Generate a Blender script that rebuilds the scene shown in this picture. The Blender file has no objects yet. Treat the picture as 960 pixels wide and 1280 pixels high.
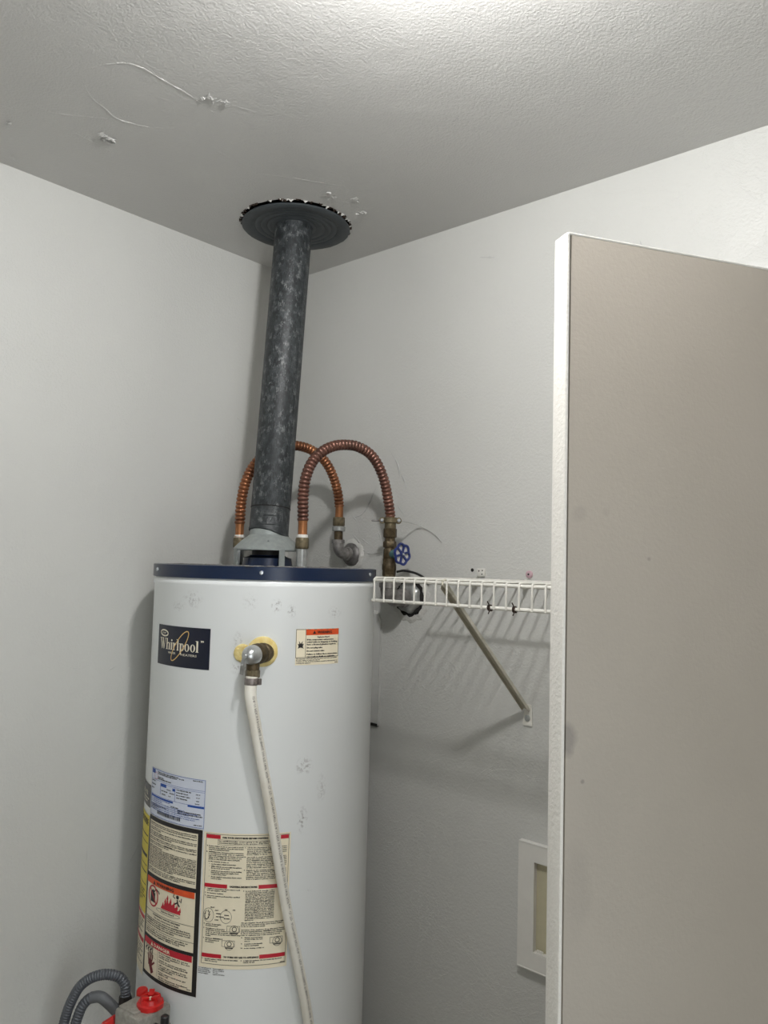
import bpy, bmesh, math, random
from mathutils import Vector, Matrix
random.seed(7)
S = bpy.context.scene
COL = S.collection

# ------------------------------------------------------------------ camera
F = Vector((-0.66220, 0.74622, 0.06818)); R_ = Vector((0.74892, 0.66210, 0.02731))
F.normalize(); R_ = (R_ - F * R_.dot(F)).normalized(); U_ = R_.cross(F).normalized()
cd = bpy.data.cameras.new('camera'); cam = bpy.data.objects.new('camera', cd); COL.objects.link(cam)
cd.sensor_fit = 'VERTICAL'; cd.sensor_height = 24.0; cd.lens = 984.35 * 24.0 / 1280.0
cd.clip_start = 0.02
M = Matrix((R_, U_, -F)).transposed().to_4x4(); M.translation = Vector((1.634, -1.449, 1.55))
cam.matrix_world = M
S.camera = cam

# ------------------------------------------------------------------ world, view, light
w = bpy.data.worlds.new('world'); S.world = w; w.use_nodes = True
w.node_tree.nodes['Background'].inputs[0].default_value = (0.8, 0.85, 0.9, 1)
w.node_tree.nodes['Background'].inputs[1].default_value = 0.05
S.view_settings.view_transform = 'Standard'; S.view_settings.look = 'None'
S.view_settings.exposure = 0.12; S.view_settings.gamma = 1.0; S.view_settings.use_curve_mapping = False
LAMP = Vector((1.15, -0.86, 2.265)); LAMP_R = 0.034; LAMP_STRENGTH = 535.0; LAMP_COLOR = (1.0, 0.992, 0.985)

# fill lamp added outside a made-up doorway in the unseen right wall
DY0, DY1, DZ1 = -2.05, -1.20, 2.03
ld = bpy.data.lights.new('fill_light', 'AREA'); ld.shape = 'RECTANGLE'; ld.size = DY1 - DY0; ld.size_y = DZ1 - 0.1; ld.energy = 16.5; ld.color = (0.93, 0.98, 1.0)
lo = bpy.data.objects.new('fill_light', ld); COL.objects.link(lo)
lo.matrix_world = Matrix(((0, 0, 1, 2.72), (1, 0, 0, (DY0 + DY1) / 2), (0, 1, 0, DZ1 / 2 + 0.05), (0, 0, 0, 1)))

# ------------------------------------------------------------------ helpers
def lin(r, g, b):
    f = lambda c: (c / 255 / 12.92) if c / 255 <= 0.04045 else ((c / 255 + 0.055) / 1.055) ** 2.4
    return (f(r), f(g), f(b), 1.0)

class NT:
    def __init__(s, name):
        s.m = bpy.data.materials.new(name); s.m.use_nodes = True
        s.t = s.m.node_tree; s.b = s.t.nodes['Principled BSDF']
        s.tc = s.n('ShaderNodeTexCoord')
    def n(s, typ, **kw):
        x = s.t.nodes.new(typ)
        for k, v in kw.items(): setattr(x, k, v)
        return x
    def l(s, a, b): s.t.links.new(a, b)
    def noise(s, scale, detail=4, rough=0.55, vec=None, stretch=None, dist=0.0):
        x = s.n('ShaderNodeTexNoise'); x.inputs['Scale'].default_value = scale
        x.inputs['Detail'].default_value = detail; x.inputs['Roughness'].default_value = rough
        x.inputs['Distortion'].default_value = dist
        v = vec or s.tc.outputs['Object']
        if stretch:
            mp = s.n('ShaderNodeMapping'); mp.inputs['Scale'].default_value = stretch
            s.l(v, mp.inputs['Vector']); v = mp.outputs['Vector']
        s.l(v, x.inputs['Vector']); return x.outputs['Fac']
    def ramp(s, fac, stops):
        x = s.n('ShaderNodeValToRGB'); e = x.color_ramp.elements
        while len(e) < len(stops): e.new(0.5)
        for q, (p, c) in zip(e, stops):
            q.position = p; q.color = c if len(c) == 4 else (*c, 1)
        s.l(fac, x.inputs['Fac']); return x.outputs['Color']
    def math(s, op, a, b=None, c=None):
        x = s.n('ShaderNodeMath', operation=op)
        for i, v in enumerate((a, b, c)):
            if v is None: continue
            if isinstance(v, (int, float)): x.inputs[i].default_value = v
            else: s.l(v, x.inputs[i])
        return x.outputs[0]
    def mix(s, fac, a, b, mode='MIX'):
        x = s.n('ShaderNodeMix', data_type='RGBA', blend_type=mode)
        for i, v in ((0, fac), (6, a), (7, b)):
            if isinstance(v, (int, float, tuple)): x.inputs[i].default_value = v
            else: s.l(v, x.inputs[i])
        return x.outputs[2]
    def color(s, v):
        if isinstance(v, tuple): s.b.inputs['Base Color'].default_value = v
        else: s.l(v, s.b.inputs['Base Color'])
    def bump(s, h, dist, strength=1.0):
        prev = s.b.inputs['Normal'].links[0].from_socket if s.b.inputs['Normal'].links else None
        x = s.n('ShaderNodeBump'); x.inputs['Distance'].default_value = dist; x.inputs['Strength'].default_value = strength
        s.l(h, x.inputs['Height'])
        if prev: s.l(prev, x.inputs['Normal'])
        s.l(x.outputs['Normal'], s.b.inputs['Normal'])
    def spot(s, c, r, edge=0.35, wob=0.0):
        """mask of an ellipsoid blot at c (object space), radii r"""
        mp = s.n('ShaderNodeMapping', vector_type='POINT')
        mp.inputs['Location'].default_value = [-a / b for a, b in zip(c, r)]
        mp.inputs['Scale'].default_value = [1 / b for b in r]
        s.l(s.tc.outputs['Object'], mp.inputs['Vector'])
        ln = s.n('ShaderNodeVectorMath', operation='LENGTH'); s.l(mp.outputs[0], ln.inputs[0])
        v = ln.outputs['Value']
        if wob:
            v = s.math('ADD', v, s.math('MULTIPLY', s.math('SUBTRACT', s.noise(60), 0.5), wob))
        mr = s.n('ShaderNodeMapRange'); s.l(v, mr.inputs[0])
        mr.inputs[1].default_value = 1.0; mr.inputs[2].default_value = 1.0 - edge
        return mr.outputs[0]
    def done(s, rough=0.5, metal=0.0, spec=None):
        s.b.inputs['Roughness'].default_value = rough; s.b.inputs['Metallic'].default_value = metal
        if spec is not None: s.b.inputs['Specular IOR Level'].default_value = spec
        return s.m

def simple(name, col, rough=0.5, metal=0.0, var=0.08, scale=40, bump=0.0, bscale=200, spec=None):
    t = NT(name); f = t.noise(scale)
    a = tuple(min(1, c * (1 - var)) for c in col[:3]) + (1,); b = tuple(min(1, c * (1 + var)) for c in col[:3]) + (1,)
    t.color(t.ramp(f, [(0.3, a), (0.7, b)]))
    if bump: t.bump(t.noise(bscale, 3), bump)
    return t.done(rough, metal, spec)

def wall_paint(name, base, dark, rough, peel, peel_scale, brush=0.0):
    t = NT(name)
    big = t.noise(1.6, 5, 0.55)
    c = t.ramp(big, [(0.3, dark), (0.7, base)])
    specks = t.noise(9, 6, 0.75)
    c = t.mix(t.ramp(specks, [(0.70, (0, 0, 0)), (0.80, (0.35, 0.35, 0.35))]), c, lin(150, 146, 140))
    t.color(c)
    t.bump(t.noise(peel_scale, 2, 0.5), peel)
    t.bump(t.noise(14, 3, 0.5), 0.004, 0.35)
    if brush:
        t.bump(t.noise(26, 4, 0.6, stretch=(1.0, 1.0, 0.22), dist=0.6), brush)
        t.bump(t.ramp(t.noise(5.5, 8, 0.62, dist=1.2), [(0.52, (0, 0, 0)), (0.535, (1, 1, 1)), (0.55, (0, 0, 0))]), 0.0006, 0.5)
    return t.done(rough)

class MB:
    """collects geometry for one mesh object"""
    def __init__(s): s.v = []; s.f = []
    def add(s, v, f):
        o = len(s.v); s.v += [tuple(p) for p in v]; s.f += [tuple(i + o for i in q) for q in f]
    def box(s, c, d, rot=None):
        x, y, z = [a / 2 for a in d]
        vs = [Vector((i * x, j * y, k * z)) for i in (-1, 1) for j in (-1, 1) for k in (-1, 1)]
        if rot is not None: vs = [rot @ p for p in vs]
        vs = [p + Vector(c) for p in vs]
        s.add(vs, [(0, 1, 3, 2), (4, 6, 7, 5), (0, 4, 5, 1), (2, 3, 7, 6), (0, 2, 6, 4), (1, 5, 7, 3)])
    def bar(s, a, b, wd, th, side=(0, 0, 1)):
        """rectangular bar from a to b; wd along 'side'"""
        a = Vector(a); b = Vector(b); d = (b - a).normalized()
        sd = Vector(side); sd = (sd - d * sd.dot(d)).normalized(); n = d.cross(sd)
        vs = [p + sd * i * wd / 2 + n * j * th / 2 for p in (a, b) for i, j in ((-1, -1), (1, -1), (1, 1), (-1, 1))]
        s.add(vs, [(0, 3, 2, 1), (4, 5, 6, 7), (0, 1, 5, 4), (1, 2, 6, 5), (2, 3, 7, 6), (3, 0, 4, 7)])
    def lathe(s, prof, origin=(0, 0, 0), axis=(0, 0, 1), n=24, capa=True, capb=True, wob=None):
        """prof: list of (r, h) along axis"""
        ax = Vector(axis).normalized(); u = ax.orthogonal().normalized(); v = ax.cross(u); o = Vector(origin)
        vs = []
        for k, (r, h) in enumerate(prof):
            for i in range(n):
                a = 2 * math.pi * i / n; rr = r * (wob(i, k) if wob else 1)
                vs.append(o + ax * h + u * math.cos(a) * rr + v * math.sin(a) * rr)
        fs = [(k * n + i, k * n + (i + 1) % n, (k + 1) * n + (i + 1) % n, (k + 1) * n + i) for k in range(len(prof) - 1) for i in range(n)]
        if capa: fs.append(tuple(range(n - 1, -1, -1)))
        if capb: fs.append(tuple(range((len(prof) - 1) * n, len(prof) * n)))
        s.add(vs, fs)
    def cyl(s, a, b, r, r2=None, n=16):
        a = Vector(a); b = Vector(b); L = (b - a).length
        s.lathe([(r, 0), (r if r2 is None else r2, L)], a, b - a, n)
    def sweep(s, pts, rad, n=10, cap=True, flat=1.0, nrm=None):
        pts = [Vector(p) for p in pts]; m = len(pts)
        rs = rad if isinstance(rad, list) else [rad] * m
        up = None; vs = []
        for k in range(m):
            d = (pts[min(k + 1, m - 1)] - pts[max(k - 1, 0)]).normalized()
            if up is None: up = Vector(nrm) if nrm else d.orthogonal().normalized()
            up = (up - d * up.dot(d)).normalized(); sd = d.cross(up)
            for i in range(n):
                a = 2 * math.pi * i / n
                vs.append(pts[k] + (up * math.cos(a) * flat + sd * math.sin(a)) * rs[k])
        fs = [(k * n + i, k * n + (i + 1) % n, (k + 1) * n + (i + 1) % n, (k + 1) * n + i) for k in range(m - 1) for i in range(n)]
        if cap: fs.append(tuple(range(n - 1, -1, -1))); fs.append(tuple(range((m - 1) * n, m * n)))
        s.add(vs, fs)
    def prism(s, poly, depth, mat):
        """poly in local xy extruded along local z by depth, placed by matrix"""
        n = len(poly)
        vs = [mat @ Vector((x, y, 0)) for x, y in poly] + [mat @ Vector((x, y, depth)) for x, y in poly]
        s.add(vs, [tuple(range(n - 1, -1, -1)), tuple(range(n, 2 * n))] + [(i, (i + 1) % n, n + (i + 1) % n, n + i) for i in range(n)])
    def build(s, name, mat, parent=None, smooth=35, bevel=0.0, bseg=2):
        me = bpy.data.meshes.new(name); me.from_pydata(s.v, [], s.f); me.validate()
        bm = bmesh.new(); bm.from_mesh(me)
        if bevel:
            ed = [e for e in bm.edges if len(e.link_faces) == 2 and e.calc_face_angle(0) > 0.6]
            bmesh.ops.bevel(bm, geom=ed, offset=bevel, segments=bseg, profile=0.5, affect='EDGES')
        bmesh.ops.recalc_face_normals(bm, faces=bm.faces)
        bm.to_mesh(me); bm.free()
        me.materials.append(mat)
        if smooth:
            me.shade_smooth(); me.set_sharp_from_angle(angle=math.radians(smooth))
        o = bpy.data.objects.new(name, me); COL.objects.link(o)
        if parent is not None:
            o.parent = parent
            if parent.parent is None and parent.type == 'EMPTY' or True:
                o.matrix_parent_inverse = Matrix.Identity(4)
                off = parent_loc(parent)
                o.location = (0, 0, 0)
                me.transform(Matrix.Translation(-off))
        return o

def parent_loc(p):
    v = Vector((0, 0, 0))
    while p is not None: v += p.location; p = p.parent
    return v

def tag(o, label=None, cat=None, group=None, kind=None):
    if label: o['label'] = label
    if cat: o['category'] = cat
    if group: o['group'] = group
    if kind: o['kind'] = kind
    return o
def empty(name, loc, label, cat, group=None, kind=None):
    o = bpy.data.objects.new(name, None); COL.objects.link(o); o.location = loc; o.empty_display_size = 0.05
    return tag(o, label, cat, group, kind)

def spline(pts, step):
    """Catmull-Rom resampled at even arc steps"""
    P = [Vector(p) for p in pts]; P = [P[0] * 2 - P[1]] + P + [P[-1] * 2 - P[-2]]
    out = []
    for i in range(1, len(P) - 2):
        for k in range(24):
            t = k / 24
            a, b, c, d = P[i - 1], P[i], P[i + 1], P[i + 2]
            out.append(0.5 * ((2 * b) + (c - a) * t + (2 * a - 5 * b + 4 * c - d) * t * t + (3 * b - a - 3 * c + d) * t ** 3))
    out.append(P[-2])
    L = [0]
    for a, b in zip(out, out[1:]): L.append(L[-1] + (b - a).length)
    n = max(2, int(L[-1] / step)); res = []; j = 0
    for k in range(n + 1):
        q = L[-1] * k / n
        while j < len(L) - 2 and L[j + 1] < q: j += 1
        t = (q - L[j]) / max(1e-9, L[j + 1] - L[j]); res.append(out[j].lerp(out[j + 1], min(1, t)))
    return res, L[-1]

# ------------------------------------------------------------------ materials
m_wall = wall_paint('wall_paint', lin(206, 206, 202), lin(200, 200, 196), 0.42, 0.0008, 180, 0.0007)
m_wallb = wall_paint('back_wall_paint', lin(206, 206, 202), lin(199, 199, 195), 0.42, 0.0009, 170, 0.0007)
m_ceil = wall_paint('ceiling_paint', lin(198, 197, 194), lin(192, 191, 188), 0.38, 0.0010, 250)
m_ridge = simple('paint_ridge', lin(192, 192, 189), 0.38, bump=0.0008)
m_flake = simple('torn_paint', lin(222, 221, 216), 0.6)
m_floor = simple('floor_vinyl', lin(150, 140, 125), 0.5, scale=6)
m_trim = simple('trim_paint', lin(225, 223, 216), 0.45)
m_dark = simple('dark_void', lin(28, 26, 24), 0.9)
m_rust = simple('rust_brown', lin(52, 38, 28), 0.8, var=0.4, scale=200)

t = NT('galvanised_steel')
vo = t.n('ShaderNodeTexVoronoi', feature='F1'); vo.inputs['Scale'].default_value = 150
mp = t.n('ShaderNodeMapping'); mp.inputs['Scale'].default_value = (1, 1, 0.6)
nz = t.n('ShaderNodeTexNoise'); nz.inputs['Scale'].default_value = 60
ad = t.n('ShaderNodeMix', data_type='VECTOR'); ad.inputs[0].default_value = 0.02
t.l(t.tc.outputs['Object'], ad.inputs[4]); t.l(nz.outputs['Color'], ad.inputs[5])
t.l(ad.outputs[1], mp.inputs[0]); t.l(mp.outputs[0], vo.inputs['Vector'])
sep = t.n('ShaderNodeSeparateColor'); t.l(vo.outputs['Color'], sep.inputs[0])
mxx = t.math('ADD', t.math('MULTIPLY', sep.outputs[0], 0.5), t.math('MULTIPLY', t.noise(120, 5, 0.75), 0.65))
t.color(t.ramp(mxx, [(0.28, lin(30, 33, 35)), (0.55, lin(46, 50, 52)), (0.74, lin(64, 68, 70)), (0.90, lin(120, 123, 122))]))
t.bump(t.noise(300, 2), 0.0003)
m_galv = t.done(0.52, 0.1)
m_galv2 = simple('flange_steel', lin(62, 67, 70), 0.55, 0.1, var=0.12, scale=60, bump=0.0003)

t = NT('white_enamel')
c = t.mix(t.ramp(t.noise(2.2, 4), [(0.35, (0, 0, 0)), (0.75, (0.5, 0.5, 0.5))]), lin(240, 243, 243), lin(233, 236, 237))
sm = t.math('MULTIPLY', t.ramp(t.noise(38, 9, 0.8, dist=0.8), [(0.635, (0, 0, 0)), (0.67, (1, 1, 1))]), t.ramp(t.noise(6.3, 3, 0.6), [(0.56, (0, 0, 0)), (0.64, (1, 1, 1))]))
c = t.mix(t.math('MULTIPLY', sm, 0.55), c, lin(120, 100, 98))
fine = t.ramp(t.noise(170, 5, 0.7), [(0.50, (0, 0, 0)), (0.58, (1, 1, 1))])
for u_, z_, rh, rz_, k in ((0.020, 1.468, .012, .016, .55), (0.050, 1.458, .010, .014, .5), (-.150, 1.475, .03, .02, .3), (-.03, 1.475, .018, .02, .2), (.085, 1.165, .02, .018, .5), (.085, 1.065, .012, .03, .5), (-.05, 1.40, .01, .02, .4), (-.045, 1.35, .018, .016, .35), (.125, 1.12, .012, .03, .3), (-.19, 1.46, .02, .012, .3), (.145, 1.455, .02, .015, .25)):
    a_ = math.atan2(-0.64431, 0.76476) + u_ / .237
    c = t.mix(t.math('MULTIPLY', t.math('MULTIPLY', t.spot((.237 * math.cos(a_), .237 * math.sin(a_), z_), (rh, rh, rz_), 0.8, 0.6), fine), k), c, lin(92, 78, 74))
t.color(c); t.bump(t.noise(3.0, 2), 0.002, 0.3)
m_enamel = t.done(0.28)
t = NT('blue_enamel')
c = t.mix(t.ramp(t.noise(50, 8, 0.75), [(0.6, (0, 0, 0)), (0.72, (0.7, 0.7, 0.7))]), lin(10, 29, 58), lin(34, 48, 74))
t.color(c); m_blue = t.done(0.3)
m_dust = simple('grey_dust', lin(122, 120, 116), 0.9, var=0.3, scale=120, bump=0.001)
m_hood = simple('hood_steel', lin(150, 156, 154), 0.45, 0.25, var=0.1, scale=90)
m_screw = simple('bright_screw', lin(215, 220, 225), 0.25, 0.7)
t = NT('copper')
c = t.ramp(t.noise(24, 5, 0.65), [(0.3, lin(98, 62, 44)), (0.55, lin(150, 98, 66)), (0.8, lin(186, 132, 86))])
t.color(c); m_copper = t.done(0.36, 0.6)
t = NT('tarnished_copper')
c = t.ramp(t.noise(20, 5, 0.65), [(0.3, lin(84, 60, 52)), (0.6, lin(118, 82, 70)), (0.8, lin(152, 108, 90))])
t.color(c); m_copper2 = t.done(0.38, 0.55)
m_copper3 = simple('copper_cuff', lin(156, 104, 66), 0.38, 0.6, var=0.25, scale=60)
m_brassnut = simple('tarnished_brass', lin(108, 98, 76), 0.5, 0.5, var=0.35, scale=130, bump=0.0006)
m_olive = simple('dark_brass', lin(84, 72, 52), 0.5, 0.55, var=0.4, scale=110, bump=0.0008)
m_teal = simple('verdigris', lin(74, 104, 104), 0.6, 0.2, var=0.25, scale=120)
m_nipple = simple('zinc_nipple', lin(172, 174, 172), 0.35, 0.6, var=0.15, scale=120)
m_pipe = simple('galvanised_fitting', lin(120, 118, 116), 0.45, 0.5, var=0.25, scale=110, bump=0.0005)
m_pipe_dark = simple('dark_fitting', lin(142, 139, 136), 0.45, 0.45, var=0.35, scale=90, bump=0.0006)
m_handblue = simple('handwheel_blue', lin(34, 50, 112), 0.35)
m_white = simple('white_coating', lin(226, 224, 216), 0.35, var=0.03)
m_brace = simple('brace_steel', lin(205, 201, 186), 0.45, 0.1, var=0.06, scale=40)
m_plaster = simple('rough_plaster', lin(200, 199, 194), 0.6, bump=0.002, bscale=120)
m_pink = simple('pink_anchor', lin(190, 160, 168), 0.5)
m_plastic = simple('grey_plastic', lin(222, 220, 214), 0.45, var=0.03)
m_cream = simple('cream_plastic', lin(190, 184, 156), 0.5, var=0.04)
t = NT('hose_plastic')
c = t.mix(t.ramp(t.noise(14, 4), [(0.4, (0, 0, 0)), (0.7, (1, 1, 1))]), lin(232, 229, 219), lin(220, 215, 202))
t.color(c); m_tube = t.done(0.4)
t = NT('foam')
c = t.ramp(t.noise(60, 5, 0.6), [(0.35, lin(222, 196, 120)), (0.65, lin(236, 220, 158))])
t.color(c); t.bump(t.noise(160, 4), 0.002); m_foam = t.done(0.55)
m_chrome = simple('worn_chrome', lin(196, 198, 198), 0.28, 0.8, var=0.12, scale=120)
m_clamp = simple('clamp_steel', lin(140, 132, 128), 0.4, 0.6, var=0.25, scale=200)
m_conduit = simple('grey_corrugated', lin(92, 96, 102), 0.42, 0.25, var=0.15, scale=60)
m_conduit2 = simple('grey_sleeve', lin(104, 107, 110), 0.5, 0.1)
m_red = simple('red_plastic', lin(198, 30, 28), 0.35, var=0.12)
m_black = simple('black_plastic', lin(24, 25, 28), 0.4)
m_blackiron = simple('black_iron', lin(44, 40, 38), 0.5, 0.3, var=0.3)
m_cast = simple('cast_aluminium', lin(158, 155, 147), 0.5, 0.3, var=0.2, scale=120, bump=0.0006)
m_wire = simple('painted_wire', lin(186, 187, 182), 0.45)
# printing inks
m_cream_paper = simple('cream_paper', lin(240, 230, 204), 0.5, var=0.03, scale=30)
m_ink = simple('black_ink', lin(34, 31, 30), 0.5, var=0.02)
m_greyink = simple('grey_ink', lin(96, 92, 88), 0.5, var=0.02)
m_navy = simple('navy_sticker', lin(14, 20, 40), 0.38, var=0.05)
m_logo = simple('logo_cream', lin(232, 226, 206), 0.45, var=0.02)
m_gold = simple('logo_gold', lin(226, 190, 122), 0.45, var=0.02)
m_orange = simple('orange_ink', lin(222, 84, 36), 0.45, var=0.02)
m_redink = simple('red_ink', lin(192, 28, 48), 0.45, var=0.02)
m_bluepaper = simple('pale_blue_paper', lin(214, 220, 234), 0.45, var=0.02)
m_blueink = simple('blue_ink', lin(40, 84, 170), 0.45, var=0.02)
m_yellow = simple('yellow_paper', lin(226, 206, 60), 0.45, var=0.03)

# ------------------------------------------------------------------ room
H = 2.35; XR = 2.55; YF = -2.55
FL = Vector((0.256, -0.238, H))            # flue hole centre
def struct(name, mb, mat, label, cat, **kw):
    o = mb.build(name, mat, None, **kw); return tag(o, label, cat, None, 'structure')
b = MB(); b.box((XR / 2, YF / 2, -0.05), (XR + 0.2, -YF + 0.2, 0.1)); struct('floor', b, m_floor, 'plain beige vinyl floor of the utility closet', 'floor')
b = MB(); b.box((-0.05, YF / 2, H / 2 + .05), (0.1, -YF + 0.2, H + 0.1)); wl = struct('wall_left', b, m_wall, 'light grey painted wall on the left of the water heater', 'wall')
b = MB(); b.box((XR / 2, 0.05, H / 2 + .05), (XR, 0.1, H + 0.1)); wb = struct('wall_back', b, m_wallb, 'light grey painted wall behind the wire shelf and shut-off valve', 'wall')
b = MB()
for ya, yb_, za, zb in ((YF - .1, DY0, 0, H + .1), (DY1, 0.1, 0, H + .1), (DY0, DY1, DZ1, H + .1)): b.box((XR + 0.05, (ya + yb_) / 2, (za + zb) / 2), (0.1, yb_ - ya, zb - za))  # opening added in this unseen wall to let the fill lamp in
struct('wall_right', b, m_wall, 'light grey painted wall on the right, beyond the door', 'wall')
b = MB(); b.box((XR / 2, YF - 0.05, H / 2 + .05), (XR, 0.1, H + 0.1)); struct('wall_front', b, m_wall, 'light grey painted wall behind the viewer', 'wall')
for nm, c, d in (('baseboard_left', (0.006, YF / 2, 0.04), (0.012, -YF, 0.08)), ('baseboard_back', (0.62, -0.006, 0.04), (1.2, 0.012, 0.08)),
                 ('baseboard_right', (XR - 0.006, (DY1 + .07) / 2, 0.04), (0.012, -DY1 - .07, 0.08)), ('baseboard_front', (XR / 2, YF + 0.006, 0.04), (XR, 0.012, 0.08))):
    b = MB(); b.box(c, d); struct(nm, b, m_trim, 'white painted baseboard along the %s wall' % nm.split('_')[1], 'baseboard')

b = MB()  # casing of the added doorway, out of view
for c, d in (((XR - .009, DY0 - .035, 1.03), (.018, .07, 2.06)), ((XR - .009, DY1 + .035, 1.03), (.018, .07, 2.06)), ((XR - .009, (DY0 + DY1) / 2, DZ1 + .035), (.018, DY1 - DY0 + .14, .07))): b.box(c, d)
struct('trim_2', b, m_trim, 'white casing round the unseen doorway added for fill light in the right wall', 'trim')
# ceiling with a ragged hole round the flue
bm = bmesh.new()
outer = [bm.verts.new(p) for p in ((-0.1, YF - 0.1, H), (XR + 0.1, YF - 0.1, H), (XR + 0.1, 0.1, H), (-0.1, 0.1, H))]
nh = 56; hole = []
hr = []
for i in range(nh):
    a = 2 * math.pi * i / nh
    toward = max(0, math.cos(a - math.radians(-48)))
    r = 0.1285 + 0.0055 * toward + random.uniform(-0.0022, 0.003)
    hr.append((a, r)); hole.append(bm.verts.new((FL.x + r * math.cos(a), FL.y + r * math.sin(a), H)))
ed = [bm.edges.new((outer[i], outer[(i + 1) % 4])) for i in range(4)] + [bm.edges.new((hole[i], hole[(i + 1) % nh])) for i in range(nh)]
bmesh.ops.triangle_fill(bm, edges=ed, use_beauty=True, normal=(0, 0, -1))
for f_ in bm.faces[:]:
    f_.normal_update()
top = [bm.verts.new((v.co.x, v.co.y, H + 0.016)) for v in hole]
for i in range(nh): bm.faces.new((hole[i], hole[(i + 1) % nh], top[(i + 1) % nh], top[i]))
for f_ in bm.faces:
    f_.normal_update()
    if abs(f_.normal.z) > 0.5 and f_.normal.z > 0: f_.normal_flip()
me = bpy.data.meshes.new('ceiling'); bm.to_mesh(me); bm.free(); me.materials.append(m_ceil)
ceiling = bpy.data.objects.new('ceiling', me); COL.objects.link(ceiling)
tag(ceiling, 'grey-white textured plaster ceiling with a ragged hole round the flue pipe', 'ceiling', None, 'structure')
b = MB(); b.lathe([(0.165, 0.016), (0.165, 0.2)], FL, n=32, capa=False); b.build('hole_cavity', m_dark, ceiling)
b = MB(); b.box((XR / 2, YF / 2, H + 0.26), (XR + 0.2, -YF + 0.2, 0.06))
b.build('floor_above', m_dark, ceiling)

def ridge(parent, lines, name, mat, to3, wd=0.0022, h=0.35, nrm=(0, 0, 1)):
    b = MB()
    for l in lines:
        pts, L = spline([to3(*p) for p in l], 0.006)
        n = len(pts); rs = [wd * (0.25 + 0.75 * math.sin(math.pi * (i + .5) / n)) * random.uniform(0.35, 1.35) for i in range(n)]
        b.sweep(pts, rs, 6, flat=h, nrm=nrm)
    return b.build(name, mat, parent, smooth=80)
cz = lambda x, y: (x, y, H)
patchA = [(0.412, -0.857), (0.382, -0.837), (0.357, -0.809), (0.349, -0.785), (0.335, -0.751), (0.345, -0.716), (0.371, -0.682), (0.4, -0.658), (0.39, -0.625)]
patchB = [(0.412, -0.857), (0.442, -0.855), (0.477, -0.839), (0.501, -0.817), (0.507, -0.791), (0.505, -0.76), (0.503, -0.727), (0.501, -0.694), (0.489, -0.646)]
jit = lambda L: [(x + random.uniform(-.003, .003), y + random.uniform(-.003, .003)) for x, y in L]
ridge(ceiling, [jit(patchA), jit(patchB)], 'patch_outline', m_ceil, cz, 0.0027, 0.29)
ridge(ceiling, [[(0.209, -0.904), (0.217, -0.873)], [(0.259, -0.877), (0.264, -0.828), (0.318, -0.765), (0.335, -0.745)], [(0.232, -0.828), (0.225, -0.746), (0.215, -0.638)],
                [(0.357, -0.485), (0.417, -0.407), (0.49, -0.291)], [(0.389, -0.597), (0.383, -0.505)], [(0.582, -0.431), (0.604, -0.425)], [(0.536, -0.64), (0.552, -0.60)],
                [(0.40, -0.24), (0.415, -0.20), (0.41, -0.16)], [(0.42, -0.27), (0.44, -0.235), (0.44, -0.2)], [(0.395, -0.30), (0.42, -0.285)]], 'paint_ridge', m_ceil, cz, 0.0018, 0.27)
def flakes(parent, spots, mat, to3, n=(0, 0, 1), name='plaster_flake'):
    b = MB(); N = Vector(n)
    for x, y, s, k in spots:
        for _ in range(k):
            p = Vector(to3(x + random.uniform(-s, s), y + random.uniform(-s, s)))
            q = [p + Vector(to3(x + random.uniform(-1, 1) * 0.007, y + random.uniform(-1, 1) * 0.007)) - Vector(to3(x, y)) + N * random.uniform(-0.0045, 0.0) for _ in range(4)]
            b.add(q + [v + N * 0.0006 for v in q], [(0, 1, 2), (0, 2, 3), (4, 6, 5), (4, 7, 6), (0, 4, 5, 1), (1, 5, 6, 2), (2, 6, 7, 3), (3, 7, 4, 0)])
    o = b.build(name, mat, parent, smooth=0); o['kind'] = 'stuff'; return o
flakes(ceiling, [(0.524, -0.677, 0.010, 9), (0.536, -0.66, 0.008, 5), (0.258, -0.723, 0.012, 16), (0.264, -0.738, 0.006, 8), (0.161, -0.867, 0.008, 4), (0.046, -0.813, 0.01, 4), (0.455, -0.251, 0.010, 5), (0.433, -0.192, 0.010, 5), (0.43, -0.3, 0.012, 6)], m_ceil, cz)
# torn paint and brown board paper at the rim of the hole
b = MB(); b2 = MB()
for a, r in hr:
    for _ in range(2):
        aa = a + random.uniform(-.05, .05); ca, sa = math.cos(aa), math.sin(aa)
        tgt = b2 if random.random() < 0.45 else b
        L = random.uniform(0.003, 0.010); wd = random.uniform(0.002, 0.006); dz = random.uniform(-0.004, 0.001)
        if tgt is b and random.random() < .45: continue
        p0 = Vector((FL.x + (r + 0.003) * ca, FL.y + (r + 0.003) * sa, H - 0.0008)); tdir = Vector((-sa, ca, 0)); rd = Vector((-ca, -sa, 0))
        q = [p0 - tdir * wd, p0 + tdir * wd, p0 + tdir * wd * random.uniform(-.2, .8) + rd * L + Vector((0, 0, dz)), p0 - tdir * wd * .5 + rd * L * .8 + Vector((0, 0, dz * .5))]
        nn = Vector((0, 0, 0.0007)); tgt.add(q + [v + nn for v in q], [(0, 1, 2, 3), (7, 6, 5, 4), (0, 4, 5, 1), (1, 5, 6, 2), (2, 6, 7, 3), (3, 7, 4, 0)])
tag(b.build('torn_paint', m_flake, ceiling, smooth=0), kind='stuff')
tag(b2.build('torn_board', m_rust, ceiling, smooth=0), kind='stuff')

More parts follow.
